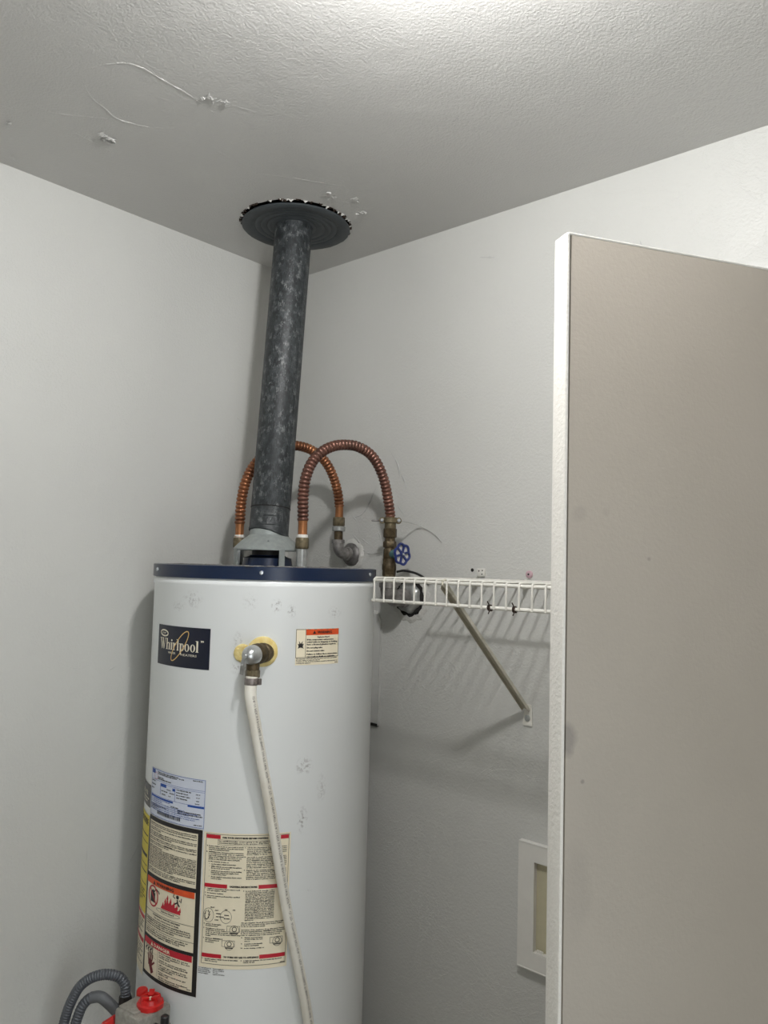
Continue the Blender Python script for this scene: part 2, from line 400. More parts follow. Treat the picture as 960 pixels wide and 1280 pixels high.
# plaster ridges on the back wall
wz = lambda x, z: (x, 0.0, z)
ridge(wb, [[(0.244, 1.628), (0.27, 1.603), (0.277, 1.563)], [(0.268, 1.597), (0.304, 1.579), (0.346, 1.584)], [(0.227, 1.685), (0.257, 1.66), (0.269, 1.628)],
           [(0.319, 1.743), (0.281, 1.684), (0.239, 1.669)], [(0.397, 1.779), (0.41, 1.759), (0.418, 1.735)], [(0.361, 1.835), (0.388, 1.799), (0.397, 1.765)],
           [(0.27, 1.62), (0.30, 1.603)], [(0.275, 1.55), (0.283, 1.58), (0.27, 1.61)], [(0.33, 1.64), (0.345, 1.60)], [(0.5, 1.55), (0.51, 1.49)], [(0.39, 1.70), (0.415, 1.67)],
           [(1.0, 2.2), (1.01, 2.17)], [(0.62, 2.26), (0.66, 2.25)]], 'paint_ridge', m_ridge, wz, 0.0022, 0.4, (0, 1, 0))
ridge(wl, [[(-0.42, 1.10), (-0.40, 1.13), (-0.37, 1.15)], [(-0.40, 1.12), (-0.37, 1.12)], [(-0.45, 0.86), (-0.42, 0.9)], [(-0.2, 1.93), (-0.17, 1.91)], [(-0.16, 1.90), (-0.13, 1.885)],
           [(-0.52, 1.3), (-0.5, 1.31)], [(-0.55, 0.93), (-0.55, 0.87)]], 'paint_ridge', m_wall, lambda y, z: (0, y, z), 0.0020, 0.35, (1, 0, 0))
# ceiling lamp (above the frame)
lp = empty('ceiling_lamp', (LAMP.x, LAMP.y, H), 'bare round bulb in a white ceiling lampholder above the viewer', 'lamp')
b = MB(); b.lathe([(0.05, 0), (0.05, -0.010), (0.024, -0.022), (0.020, -0.055)], (LAMP.x, LAMP.y, H), n=32); b.build('base', m_white, lp)
m_glow = bpy.data.materials.new('lamp_glow'); m_glow.use_nodes = True
bs = m_glow.node_tree.nodes['Principled BSDF']; bs.inputs['Emission Color'].default_value = (*LAMP_COLOR, 1); bs.inputs['Emission Strength'].default_value = LAMP_STRENGTH
b = MB(); b.lathe([(max(0.001, LAMP_R * math.sin(math.pi * k / 14)), -LAMP_R * math.cos(math.pi * k / 14)) for k in range(15)], LAMP, n=24); b.build('bulb', m_glow, lp, smooth=80)

# ------------------------------------------------------------------ door
A = Vector((1.2495, -0.7427, 0)); ddir = Vector((0.5005, 0.8657, 0)).normalized(); back = Vector((-0.8657, 0.5005, 0))
DW, DT, DH = 0.74, 0.0245, 1.8956
dr = empty('door_1', A, 'taupe slab door standing ajar with a white edge', 'door', None, 'structure')
def dpt(s, t, z): return A + ddir * s + back * t + Vector((0, 0, z))
rotd = Matrix((ddir, back, Vector((0, 0, 1)))).transposed()
t = NT('door_taupe')
c = t.ramp(t.noise(3.0, 4), [(0.3, lin(168, 160, 149)), (0.7, lin(175, 167, 156))])
CAMP = Vector((1.634, -1.449, 1.55)); rel = lambda p: tuple(CAMP + (Vector(p) - CAMP) * 0.72 - A)
for p, r, k in (((1.1025, -0.4645, 1.3225), (0.014, 0.014, 0.020), 0.5), ((1.1114, -0.4484, 1.630), (0.010, 0.010, 0.010), 0.13), ((1.1322, -0.4125, 1.634), (0.006, 0.006, 0.006), 0.12),
                ((1.1155, -0.4413, 1.2634), (0.003, 0.003, 0.003), 0.5), ((1.17, -0.35, 1.57), (0.003, 0.003, 0.003), 0.4), ((1.112, -0.447, 1.12), (0.02, 0.02, 0.05), 0.12)):
    c = t.mix(t.math('MULTIPLY', t.spot(rel(p), r, 0.5, 0.8), k), c, lin(112, 108, 104))
t.color(c); t.bump(t.noise(220, 2), 0.0003); t.bump(t.noise(16, 3, stretch=(1, 1, .3)), 0.0005, .3)
m_door = t.done(0.5)
t = NT('door_edge_white')  # edge coloured whiter than the slab
c = t.mix(t.math('MULTIPLY', t.ramp(t.noise(45, 7, .7), [(.62, (0, 0, 0)), (.75, (1, 1, 1))]), .3), lin(232, 229, 222), lin(190, 184, 176))
t.color(c); t.bump(t.noise(220, 2), 0.0008); m_dedge = t.done(0.5)
b = MB(); b.box(dpt(DW / 2 + 0.0015, DT / 2, DH / 2 + 0.006), (DW - 0.003, DT, DH - 0.016), rotd); b.build('slab', m_door, dr, bevel=0.0008)
b = MB(); b.box(dpt(0.0, DT / 2, DH / 2 + 0.0055), (0.004, DT, DH - 0.011), rotd); b.build('edge_band', m_dedge, dr, bevel=0.0014)
b = MB(); b.box(dpt(DW / 2, DT / 2, DH - 0.001), (DW, DT, 0.003), rotd); b.build('top_edge', m_dedge, dr, bevel=0.001)  # white strip puts the lit line along the door top into colour
for z in (0.22, 1.05, 1.82):
    b = MB(); h0 = dpt(DW + 0.008, -0.004, 0)
    b.cyl(h0 + Vector((0, 0, z - .045)), h0 + Vector((0, 0, z + .045)), 0.006); b.box(dpt(DW - 0.01, -0.001, z), (0.03, 0.002, 0.088), rotd)
    b.build('hinge', m_nipple, dr)
jx = dpt(DW, 0, 0).x
b = MB(); b.box((jx + 0.062, -0.009, 1.04), (0.07, 0.018, 2.08)); struct('trim_1', b, m_trim, 'white door casing on the back wall behind the open door', 'trim')

# ------------------------------------------------------------------ water heater
T = Vector((0.2885, -0.3154, 0)); RT = 0.237
TH0 = math.atan2(-0.64431, 0.76476)
ZT = 1.542
wh = empty('water_heater', T, 'tall white cylindrical gas water heater with a blue top rim and warning labels', 'water heater')
def cy(s, z, off=0.0):
    a = TH0 + s / RT; return Vector((T.x + (RT + off) * math.cos(a), T.y + (RT + off) * math.sin(a), z))
def outn(s): a = TH0 + s / RT; return Vector((math.cos(a), math.sin(a), 0))
b = MB(); b.lathe([(RT - .004, 0.09), (RT, 0.095), (RT, 1.500), (RT + 0.0018, 1.5035), (RT + 0.0018, 1.510), (RT - .001, 1.516), (RT - 0.004, 1.519)], T, n=96); b.build('jacket', m_enamel, wh, smooth=30)
b = MB(); b.lathe([(RT + .002, 0.0), (RT + 0.003, 0.0), (RT + .003, 0.092), (RT - .002, 0.094)], T, n=96); b.build('base_ring', m_blue, wh)
b = MB(); b.lathe([(RT - .002, 1.5165), (RT + .0035, 1.5165), (RT + .0035, ZT - .001), (RT + .001, ZT + 0.0003), (RT - .006, ZT), (RT - 0.02, ZT - 0.001), (0.06, ZT - .001), (0.055, ZT + .0), (0.052, ZT + .018), (0.04, ZT + .022), (0.0385, ZT + .024)], T, n=96)
cap = b.build('top_cap', m_blue, wh, smooth=30)
# dust lying on the top cap edge
b = MB()
for i in range(150):
    a = random.uniform(0, 6.283); r = random.uniform(0.11, RT - .002)
    p = T + Vector((math.cos(a) * r, math.sin(a) * r, ZT - .0003)); s_ = random.uniform(0.004, 0.014)
    b.lathe([(s_, 0), (s_ * .5, random.uniform(0.0006, 0.0022))], p, n=6)
tag(b.build('dust', m_dust, cap, smooth=60), kind='stuff')
for sdeg in (-2.5, 63, 128, 193, -67, -132):
    s_ = math.radians(sdeg) * RT
    b = MB(); b.lathe([(0.0042, 0), (0.0042, 0.0008), (0.003, 0.0024), (0.001, 0.003)], cy(s_, 1.5305, .0033), outn(s_), 14); b.build('screw', m_screw, cap)

# draft hood
hood_b = MB(); hood_b.lathe([(0.0752, 1.5765), (0.0752, 1.5795), (0.070, 1.5855), (0.058, 1.5975), (0.046, 1.6070), (0.0415, 1.611), (0.0405, 1.628)], T, n=40, capa=False, capb=False)
hood_b.lathe([(0.0745, 1.5768), (0.057, 1.5955), (0.0445, 1.605), (0.039, 1.61)], T, n=40, capa=False, capb=False)
hood = hood_b.build('draft_hood', m_hood, wh)
for k, wd in ((-66, .012), (24, .013), (114, .013), (204, .013)):
    a = TH0 + math.radians(k); d = Vector((math.cos(a), math.sin(a), 0)); sd = Vector((-d.y, d.x, 0))
    b = MB(); b.bar(T + d * 0.0735 + Vector((0, 0, ZT - .001)), T + d * 0.0735 + Vector((0, 0, 1.581)), wd, 0.0014, sd); b.bar(T + d * .073 + Vector((0, 0, ZT + .0005)), T + d * .086 + Vector((0, 0, ZT + .0005)), 0.0016, wd)
    b.build('hood_leg', m_hood, hood)
b = MB(); b.cyl(T + Vector((0, 0, ZT + .02)), T + Vector((0, 0, 1.60)), 0.034, n=24); b.build('flue_outlet', m_blackiron, hood)
b = MB(); b.lathe([(0.0025, 0), (0.0015, 0.0016)], T + outn(0) * .061 + Vector((0, 0, 1.5965)), outn(0) + Vector((0, 0, .8)), 10); b.build('screw', m_screw, hood)

# nipples on the tank top
N1 = Vector((.195, -.318, 0)); N2 = Vector((.392, -.300, 0))
N1b = Vector((0.1944, -0.3214, 0)); N2b = Vector((0.3905, -0.3077, 0)); 
for N in (N1b, N2b):
    b = MB(); b.lathe([(0.0118, ZT - .001), (0.0118, 1.580), (0.0105, 1.5805), (0.0105, 1.590)], N, n=20); b.build('pipe_nipple', m_nipple, wh)

# relief valve with foam ring
sv = -0.003; zv = 1.381
b = MB(); n_ = 40; 
def blob(cs, czz, rr, dep, wob):
    ring = []
    prof = [(1.0, 0.0), (0.97, 0.5), (0.85, 0.85), (0.6, 1.0), (0.02, 1.0)]
    vs = []
    wv = [1 + random.uniform(-wob, wob) for _ in range(n_)]
    for k, (fr, fh) in enumerate(prof):
        for i in range(n_):
            a = 2 * math.pi * i / n_; q = rr * fr * wv[i]
            vs.append(cy(cs + q * math.cos(a), czz + q * math.sin(a), fh * dep - 0.0005))
    b.add(vs, [(k * n_ + i, k * n_ + (i + 1) % n_, (k + 1) * n_ + (i + 1) % n_, (k + 1) * n_ + i) for k in range(4) for i in range(n_)] + [tuple(range(4 * n_, 5 * n_))])
blob(-0.003, 1.3815, 0.0290, 0.006, 0.015); blob(-0.040, 1.378, 0.0175, 0.005, 0.02)
b.build('foam_seal', m_foam, wh, smooth=70)
ang_ = TH0 - math.radians(27); rv_o = Vector((math.cos(ang_), math.sin(ang_), 0)); vb = cy(0.002, zv - .001, -0.004)
b = MB(); b.lathe([(0.019, 0), (0.019, 0.014), (0.0165, 0.016), (0.0165, 0.024), (0.0195, 0.026), (0.0195, 0.036), (0.017, 0.040), (0.017, 0.050)], vb, rv_o, 20)
vc = vb + rv_o * 0.047
b.cyl(vc, vc + Vector((0, 0, -0.030)), 0.0125, 0.0122)
rv = b.build('relief_valve', m_olive, wh)
b = MB(); b.lathe([(0.0125, -0.0415), (0.0135, -0.040), (0.0135, -0.029), (0.0125, -.0275)], vc, (0, 0, 1), 8); b.build('outlet_nut', m_brassnut, rv)
b = MB(); b.lathe([(0.0178, 0.046), (0.0182, 0.052), (0.0168, 0.060), (0.0125, 0.068), (0.006, 0.072), (0.004, 0.073), (0.004, 0.080), (0.002, 0.081)], vb, rv_o, 24); b.build('spring_cap', m_chrome, rv)
e_ = Vector((-rv_o.y, rv_o.x, 0))
l0 = vb + rv_o * 0.079; l1 = l0 - e_ * 0.006 + Vector((0, 0, -0.016)) - rv_o * .002; l2 = l1 - e_ * 0.004 + Vector((0, 0, -0.018)) - rv_o * .006
b = MB(); b.bar(l0 + Vector((0, 0, .006)), l1, 0.0068, 0.002, e_); b.bar(l1, l2, 0.0068, 0.002, e_); b.cyl(l0 - rv_o * .002, l0 + rv_o * .003, .0045); b.cyl(l1 - rv_o * .003, l1 + rv_o * .0025, .0018); b.build('test_lever', m_chrome, rv, bevel=0.0004, bseg=1)

# ------------------------------------------------------------------ printed labels
FONT_CACHE = {}
def glyphs(txt, res=2):
    key = (txt, res)
    if key in FONT_CACHE: return FONT_CACHE[key]
    cu = bpy.data.curves.new('lettering_source', 'FONT'); cu.body = txt; cu.size = 1.0; cu.resolution_u = res; cu.fill_mode = 'FRONT'
    ob = bpy.data.objects.new('lettering_source', cu)
    me = ob.to_mesh(); vs = [(v.co.x, v.co.y) for v in me.vertices]; fs = [tuple(p.vertices) for p in me.polygons]
    ob.to_mesh_clear(); bpy.data.objects.remove(ob); bpy.data.curves.remove(cu)
    FONT_CACHE[key] = (vs, fs); return vs, fs
class Print:
    """flat print on the cylinder: local (s, z) metres"""
    def __init__(s, lift=0.0009): s.b = MB(); s.lift = lift
    def poly(s, pts, tri=None):
        s.b.add([cy(x, z, s.lift) for x, z in pts], [tuple(range(len(pts)))] if tri is None else tri)
    def rect(s, s0, s1, z0, z1):
        n = max(1, int(abs(s1 - s0) / 0.012)); vs = []
        for i in range(n + 1):
            x = s0 + (s1 - s0) * i / n; vs += [cy(x, z0, s.lift), cy(x, z1, s.lift)]
        s.b.add(vs, [(2 * i, 2 * i + 2, 2 * i + 3, 2 * i + 1) for i in range(n)])
    def frame(s, s0, s1, z0, z1, w):
        s.rect(s0, s1, z0, z0 + w); s.rect(s0, s1, z1 - w, z1); s.rect(s0, s0 + w, z0 + w, z1 - w); s.rect(s1 - w, s1, z0 + w, z1 - w)
    def text(s, txt, x, z, h, width=None, maxw=None, align='L', res=1, bold=0.0):
        """h = cap height; width fits exactly, maxw only shrinks"""
        vs, fs = glyphs(txt, res)
        if not vs: return
        if h < .0032: h *= 1.12; bold = max(bold, .30 * h)
        k = h / 0.70; x0 = min(v[0] for v in vs); x1 = max(v[0] for v in vs); W = (x1 - x0) * k
        kx = k
        if width: kx = k * width / W
        elif maxw and W > maxw: kx = k * maxw / W
        W = (x1 - x0) * kx
        ox = x - x0 * kx - (W / 2 if align == 'C' else W if align == 'R' else 0)
        for dx in ((0, bold / 2, bold) if bold > .0004 else (0, bold) if bold else (0,)):
            s.b.add([cy(ox + vx * kx + dx, z + vy * k, s.lift) for vx, vy in vs], fs)
    def stroke(s, pts, wd, closed=False):
        n = len(pts); vs = []
        for i, (x, z) in enumerate(pts):
            a = pts[(i - 1) % n] if closed or i else pts[i]; c = pts[(i + 1) % n] if closed or i < n - 1 else pts[i]
            dx, dz = c[0] - a[0], c[1] - a[1]; L = math.hypot(dx, dz) or 1
            ww = wd[i] if isinstance(wd, list) else wd
            nx, nz = -dz / L * ww / 2, dx / L * ww / 2
            vs += [cy(x + nx, z + nz, s.lift), cy(x - nx, z - nz, s.lift)]
        m = n if closed else n - 1
        s.b.add(vs, [(2 * i, 2 * i + 1, 2 * ((i + 1) % n) + 1, 2 * ((i + 1) % n)) for i in range(m)])
    def ellipse(s, c, a, bb, wd, rot=0, n=48):
        pts = []
        for i in range(n):
            q = 2 * math.pi * i / n; x = a * math.cos(q); z = bb * math.sin(q)
            pts.append((c[0] + x * math.cos(rot) - z * math.sin(rot), c[1] + x * math.sin(rot) + z * math.cos(rot)))
        s.stroke(pts, wd, True)
    def disc(s, c, a, bb, n=20, rot=0):
        s.poly([(c[0] + a * math.cos(2 * math.pi * i / n) * math.cos(rot) - bb * math.sin(2 * math.pi * i / n) * math.sin(rot), c[1] + a * math.cos(2 * math.pi * i / n) * math.sin(rot) + bb * math.sin(2 * math.pi * i / n) * math.cos(rot)) for i in range(n)])
    def build(s, name, mat, parent, label=None):
        o = s.b.build(name, mat, parent, smooth=0)
        if label: o['label'] = label
        return o
def sticker(name, s0, s1, z0, z1, mat, lift=0.0005, label=None):
    p = Print(lift); n = max(2, int((s1 - s0) / 0.008)); vs = []
    for i in range(n + 1):
        x = s0 + (s1 - s0) * i / n; vs += [cy(x, z0, lift), cy(x, z1, lift)]
    p.b.add(vs, [(2 * i, 2 * i + 2, 2 * i + 3, 2 * i + 1) for i in range(n)])
    o = p.b.build(name, mat, wh, smooth=80)
    if label: o['label'] = label
    return o

# --- nameplate
pl = sticker('nameplate', -0.2595, -0.1055, 1.343, 1.421, m_navy, 0.0006, 'navy nameplate reading Whirlpool in cream lettering')
p = Print(0.0012)
def bx(x0, x1, y0, y1): return [(x0, y0), (x1, y0), (x1, y1), (x0, y1)]
def ring(cx, cyy, a, bb, tx, ty, n=24):
    o = [(cx + a * math.cos(2 * math.pi * i / n), cyy + bb * math.sin(2 * math.pi * i / n)) for i in range(n)]
    q = [(cx + (a - tx) * math.cos(2 * math.pi * i / n), cyy + (bb - ty) * math.sin(2 * math.pi * i / n)) for i in range(n)]
    return [[o[i], o[(i + 1) % n], q[(i + 1) % n], q[i]] for i in range(n)]
G = []   # letters: cap height 1.0, x-height 0.66, condensed serif
def stem(x, y0, y1, w_=0.15, sl=True, sr=True, top=False):
    G.append(bx(x, x + w_, y0, y1)); G.append(bx(x - .05 if sl else x, x + w_ + (.05 if sr else 0), y0, y0 + .05))
    if top: G.append([(x - .09, y1 - .03), (x, y1 - .08), (x + .02, y1), (x - .09, y1)])
# W
G += [[(0.0, 1), (0.15, 1), (0.32, 0), (0.24, 0)], [(0.24, 0), (0.32, 0), (0.44, .85), (0.40, 1)], [(0.32, 1), (0.47, 1), (0.60, 0), (0.52, 0)], [(0.52, 0), (0.60, 0), (0.78, 1), (0.72, 1)],
      bx(-.05, .20, .95, 1), bx(.27, .52, .95, 1), bx(.66, .84, .95, 1)]
stem(0.92, 0, 1, top=True); G += [[(1.07, .48), (1.07, .58), (1.20, .67), (1.28, .66), (1.36, .58), (1.24, .55), (1.18, .58)]]; stem(1.24, 0, .58)            # h
stem(1.52, 0, .66, top=True); G.append([(1.52 + .075 + .09 * math.cos(i * math.pi / 6), .86 + .09 * math.sin(i * math.pi / 6)) for i in range(12)])             # i
stem(1.80, 0, .66, top=True); G += [[(1.95, .42), (1.95, .56), (2.06, .67), (2.14, .66), (2.14, .5), (2.04, .52)]]                                            # r
stem(2.24, 0, 1, top=True)                                                                                                                                # l
stem(2.54, -.32, .66, top=True); G += ring(2.76, .33, .20, .345, .13, .05)                                                                                   # p
G += ring(3.25, .33, .23, .345, .13, .05); G += ring(3.79, .33, .23, .345, .13, .05)                                                                         # o o
stem(4.12, 0, 1, top=True)                                                                                                                                # l
gw = 4.32
for i, g in enumerate(G):
    p.poly([(-0.246 + x / gw * 0.116, 1.3745 + y * 0.0215) for x, y in g])
p.text('TM', -0.1265, 1.394, 0.0030, width=0.0065)
p.text('WATER', -0.214, 1.3665, 0.0042, width=0.024, res=1, bold=.0003); p.text('HEATERS', -0.174, 1.3655, 0.0042, width=0.040, res=1, bold=.0003)
lg = p.build('printed_lettering', m_logo, pl)
p = Print(0.0016); p.ellipse((-0.179, 1.3835), 0.0365, 0.0105, 0.0019, math.radians(52)); p.build('printed_swoosh', m_gold, pl)
p = Print(0.0012); p.ellipse((-0.2315, 1.4055), 0.0145, 0.0056, 0.0028, math.radians(-3)); p.text('FSP', -0.2315, 1.4037, 0.0036, width=.014, align='C', bold=.0004); p.build('printed_emblem', m_logo, pl)

# --- relief valve warning
pl = sticker('relief_valve_label', 0.0597, 0.1560, 1.3555, 1.4245, m_cream_paper, label='cream warning label with an orange WARNING band')
p = Print(); p.frame(0.0600, 0.1552, 1.3695, 1.4240, 0.0009); p.rect(0.0795, 0.0803, 1.3695, 1.4240)
def tri(p, x, z, h, hole=True):
    p.poly([(x - h * .55, z), (x + h * .55, z), (x, z + h)])
p.text('Explosion Hazard', 0.118, 1.4075, 0.0024, maxw=.05, align='C', bold=.0002)
zz = 1.4025
for ln_, dz in (('If the temperature and pressure', .0046), ('relief valve is dripping or leaking,', .0046), ('have a licensed plumber repair it.', .0062), ('Do not plug valve.', .0062), ('Do not remove valve.', .0062), ('Failure to follow these instructions', .0046), ('can result in death or explosion.', .0046)):
    p.text(ln_, 0.0825, zz, 0.0026, width=len(ln_) * 0.00192, bold=.0003); zz -= dz
for i, ln_ in enumerate(('The temperature and pressure relief valve must be tested once a year by lifting', 'the lever. Tighten or replace the valve if it', 'continues to drip. Read the installation manual for full instructions on', 'servicing this appliance.')):
    p.text(ln_, 0.0612, 1.3668 - i * 0.0028, 0.0015, width=[.090, .050, .092, .030][i])
p.text('AP0000', 0.154, 1.3575, 0.0015, align='R')
# burst pictogram
for a0, L, wv in ((35, .011, .006), (70, .014, .005), (112, .014, .005), (148, .011, .006), (215, .011, .005), (322, .011, .005), (0, .008, .004), (180, .008, .004)):
    a_ = math.radians(a0); p.poly([(0.0700 + wv * .5 * math.sin(a_), 1.392 - wv * .5 * math.cos(a_)), (0.0700 + L * .75 * math.cos(a_), 1.392 + L * .75 * math.sin(a_)), (0.0700 - wv * .5 * math.sin(a_), 1.392 + wv * .5 * math.cos(a_))])
p.disc((0.0700, 1.392), .003, .003)
p.build('printed_text', m_ink, pl)
p = Print(0.0009); p.rect(0.0805, 0.1550, 1.4125, 1.4240); p.build('orange_band', m_orange, pl)
p = Print(0.0014); tri(p, 0.0975, 1.4150, 0.0062); p.text('WARNING', 0.104, 1.4155, 0.0052, width=.033, bold=.0006); p.build('band_lettering', m_ink, pl)

# --- rating plate
pl = sticker('rating_plate', -0.2600, -0.1020, 1.0475, 1.1385, m_bluepaper, label='pale blue rating plate with a barcode')
pb = Print(); pb.frame(-0.2595, -0.1025, 1.049, 1.138, 0.0007)
pb.rect(-.2575, -.243, 1.1285, 1.1365); pb.rect(-.2585, -.1035, 1.1175, 1.118); pb.rect(-.2205, -.2195, 1.093, 1.1145); pb.rect(-.1740, -.1732, 1.089, 1.1145); pb.rect(-.219, -.2, 1.109, 1.1145); pb.rect(-.181, -.1735, 1.107, 1.112)
pb.rect(-.219, -.1035, 1.1145, 1.115); pb.rect(-.2585, -.1035, 1.0885, 1.089); pb.rect(-.14, -.1035, 1.085, 1.0884); pb.rect(-.2575, -.178, 1.084, 1.0875)
for i, w_ in enumerate((.07, .045, .11, .14, .12, .145, .135)): pb.text('use only with gas listed on this plate and approved for heating of potable water'[: int(w_ * 520)], -.2575, 1.0815 - i * .0035, 0.0016, width=w_)
pb.text('WTR', -.2558, 1.1300, .0045, width=.011); pb.build('printed_blue', m_blueink, pl)
p = Print()
for i, (x, z, w_, s_) in enumerate(((-.232, 1.1330, .066, 'MANUFACTURED AND ASSEMBLED FOR'), (-.232, 1.1300, .062, 'WATER HEATER SALES AND SERVICE'), (-.232, 1.1235, .022, 'MODEL NO.'), (-.232, 1.1205, .046, 'SERIAL NUMBER AND DATE'), (-.165, 1.1315, .014, '40 GAL'), (-.130, 1.1335, .022, 'NATURAL'),
                                 (-.2575, 1.1135, .016, 'CAPACITY'), (-.2575, 1.1065, .018, 'PRESSURE'), (-.2575, 1.0995, .012, 'INPUT'), (-.198, 1.1055, .012, 'MAX'), (-.216, 1.1005, .02, 'BTU PER HR'), (-.190, 1.1005, .014, '40,000'), (-.214, 1.0945, .012, 'INCHES'), (-.192, 1.0945, .006, '14'),
                                 (-.170, 1.1105, .036, 'GAS PRESSURE IN'), (-.170, 1.1055, .030, 'MANIFOLD'), (-.170, 1.1005, .034, 'RECOVERY GPH'), (-.170, 1.0955, .028, 'TEST PRESSURE'), (-.122, 1.1085, .009, '10.5'), (-.122, 1.1025, .008, '4.0'), (-.122, 1.0965, .007, '40'), (-.124, 1.0912, .010, '300'),
                                 (-.185, 1.0765, .022, 'TO BE USED'), (-.165, 1.0725, .055, 'MINIMUM CLEARANCES FROM WALL'), (-.165, 1.0685, .058, 'SIDES 0 REAR 0 FRONT 4 INCHES'), (-.125, 1.0525, .018, 'AP1189'))):
    p.text(s_, x, z, 0.0019, width=w_, bold=.0002)
x = -.228
while x < -.158:
    w_ = random.choice((.0007, .0012, .0019)); p.rect(x, x + w_, 1.0545, 1.0620); x += w_ + random.choice((.0007, .0012))
for i in range(4): p.text('household appliance listed by an approved laboratory', -.2575, 1.0665 - i * .0027 + .003, 0.0014, width=(.06, .035, .028, .02)[i])
p.build('printed_text', m_ink, pl)
p = Print(); p.ellipse((-.2385, 1.1255), .0075, .0065, .0006); p.build('printed_ring', m_redink, pl)

# --- big black bordered safety label
S0, S1 = -0.2595, -0.1040
pl = sticker('safety_label', S0, S1, 0.7455, 1.0465, m_cream_paper, 0.0007, 'tall cream safety label with a thick black border and pictograms')
p = Print(0.0012)
p.rect(S0, S1, 0.7455, 0.7525); p.rect(S0, S1, 1.0385, 1.0465); p.rect(S0, S0 + .004, .7525, 1.0385); p.rect(S1 - .0095, S1, .7525, 1.0385)
p.rect(S0, S1, .9310, .9385); p.rect(S0, S1, .8165, .8225)
p.build('black_border', m_ink, pl)
txt = ('WARNING: If the information in these instructions is not followed exactly, a fire or explosion may result causing property damage, personal injury or loss of life. '
       'Do not store or use gasoline or other flammable vapors and liquids in the vicinity of this or any other appliance. WHAT TO DO IF YOU SMELL GAS: Do not try to light any appliance. '
       'Do not touch any electrical switch; do not use any phone in your building. Immediately call your gas supplier from a neighbor\'s phone. Follow the gas supplier\'s instructions. '
       'If you cannot reach your gas supplier, call the fire department. Installation and service must be performed by a qualified installer, service agency or the gas supplier. '
       'Read all instructions thoroughly prior to the operation of this water heater. Failure to do so can result in unsafe operation of the appliance. Keep this water heater away from anything that burns. ').replace('  ', ' ')
words = (txt * 6).split()
class Flow:
    def __init__(s): s.i = 0
    def line(s, n):
        o = ''
        while len(o) < n: o += (' ' if o else '') + words[s.i % len(words)]; s.i += 1
        return o
fl = Flow()
p = Print(0.0012)
z = 1.0335
rows = [1, 1, 0, 1, .3, 0, 1, 1, .55, 0, 1, 1, 0, 1, .5, 0, .35, 1, 1, 1, 1, 1, 1, 1, 1, 1, 1, 1, .6, 0, 1, 1, .75]
for r in rows:
    if r: p.text(fl.line(int(66 * r)), S0 + .0065, z, 0.00195, width=0.137 * r, bold=.0002)
    z -= 0.0031 if r else 0.0017
p.text('IMPORTANT', -.186, z + .0595, .0022, width=.022, align='C')
# warning panel
p.rect(S0 + .004, S1 - .0095, .8690, .8697); p.rect(S0 + .004, S1 - .0095, .8395, .8402)
for i, r in enumerate((.55, .5)): p.text(('FLAMMABLE VAPOR HAZARD', 'Can cause serious burns or death')[i], -.186, .8645 - i * .0048, .0023, width=.145 * r, align='C', bold=.0003)
z = .8550
for r in (1, 1, 1, .7): p.text(fl.line(int(50 * r)), S0 + .008, z, 0.0023, width=.130 * r, bold=.0003); z -= .0038
z = .8350
for r in (.95, .9, .8): p.text(fl.line(int(50 * r)), S0 + .008, z, 0.0023, width=.132 * r, bold=.0003); z -= .0038
p.ellipse((-.181, .8790), .034, .0040, .0006); p.text('Explosion Hazard', -.181, .8780, .0024, width=.036, align='C', bold=.0002)
# fuel can
p.rect(-.238, -.221, .887, .905); p.poly([(-.236, .905), (-.224, .905), (-.226, .910), (-.232, .910)]); p.stroke([(-.226, .906), (-.218, .914), (-.210, .911), (-.206, .908)], .0024)
# running figure
p.disc((-.1545, .9150), .0036, .0036); p.stroke([(-.160, .912), (-.1655, .914), (-.163, .9195)], .002); p.stroke([(-.150, .9105), (-.1455, .907), (-.1445, .915)], .002); p.stroke([(-.155, .9105), (-.153, .903), (-.149, .899)], .0032); p.stroke([(-.155, .905), (-.1620, .901)], .0026)
# danger panel text
p.rect(-.2035, -.2028, .757, .804)
z = .8005
for r in (.95, 1, .4, 0, .9, .95, 0, .9, .95, .5, 0, .9, .35, 0, .95, .7):
    if r: p.text(fl.line(int(30 * r)), -.199, z, .0021, width=.079 * r, bold=.0002)
    z -= .0035 if r else .0020
for i in range(4): p.rect(-.2525, -.2070, .7945 - i * .0002 + (-.0085 if i > 1 else 0), .7948 - i * .0002 + (-.0085 if i > 1 else 0)) if i in (0, 2) else None
p.text('AP1190', -.1165, .7545, .0016, align='R')
# steam curls and hand in the danger pictogram
for x0 in (-.247, -.238, -.229):
    p.stroke([(x0, .8045), (x0 + .003, .800), (x0 - .001, .796), (x0 + .002, .791)], [.002, .0045, .004, .002])
p.stroke([(-.222, .808), (-.221, .799), (-.2225, .790), (-.220, .783)], [.003, .002, .0015, .001])
def hand(p, x, z, k):
    p.poly([(x - .006 * k, z), (x + .006 * k, z), (x + .007 * k, z + .010 * k), (x - .007 * k, z + .010 * k)])
    for dx, L in ((-.006, .008), (-.002, .011), (.002, .011), (.006, .009)): p.stroke([(x + dx * k, z + .009 * k), (x + dx * 1.4 * k, z + (.010 + L) * k)], .0028 * k)
    p.stroke([(x + .005 * k, z + .002 * k), (x + .014 * k, z + .009 * k)], .003 * k); p.stroke([(x, z + .002 * k), (x + .008 * k, z - .010 * k)], .009 * k)
p.build('printed_text', m_ink, pl)
p = Print(0.0012); hand(p, -.229, .7685, 1.15); p.build('hand_pictogram', simple('maroon_ink', lin(112, 36, 40), .5), pl)
p = Print(0.0014); p.rect(S0 + .004, S1 - .0115, .9195, .9310); p.build('orange_band', m_orange, pl)
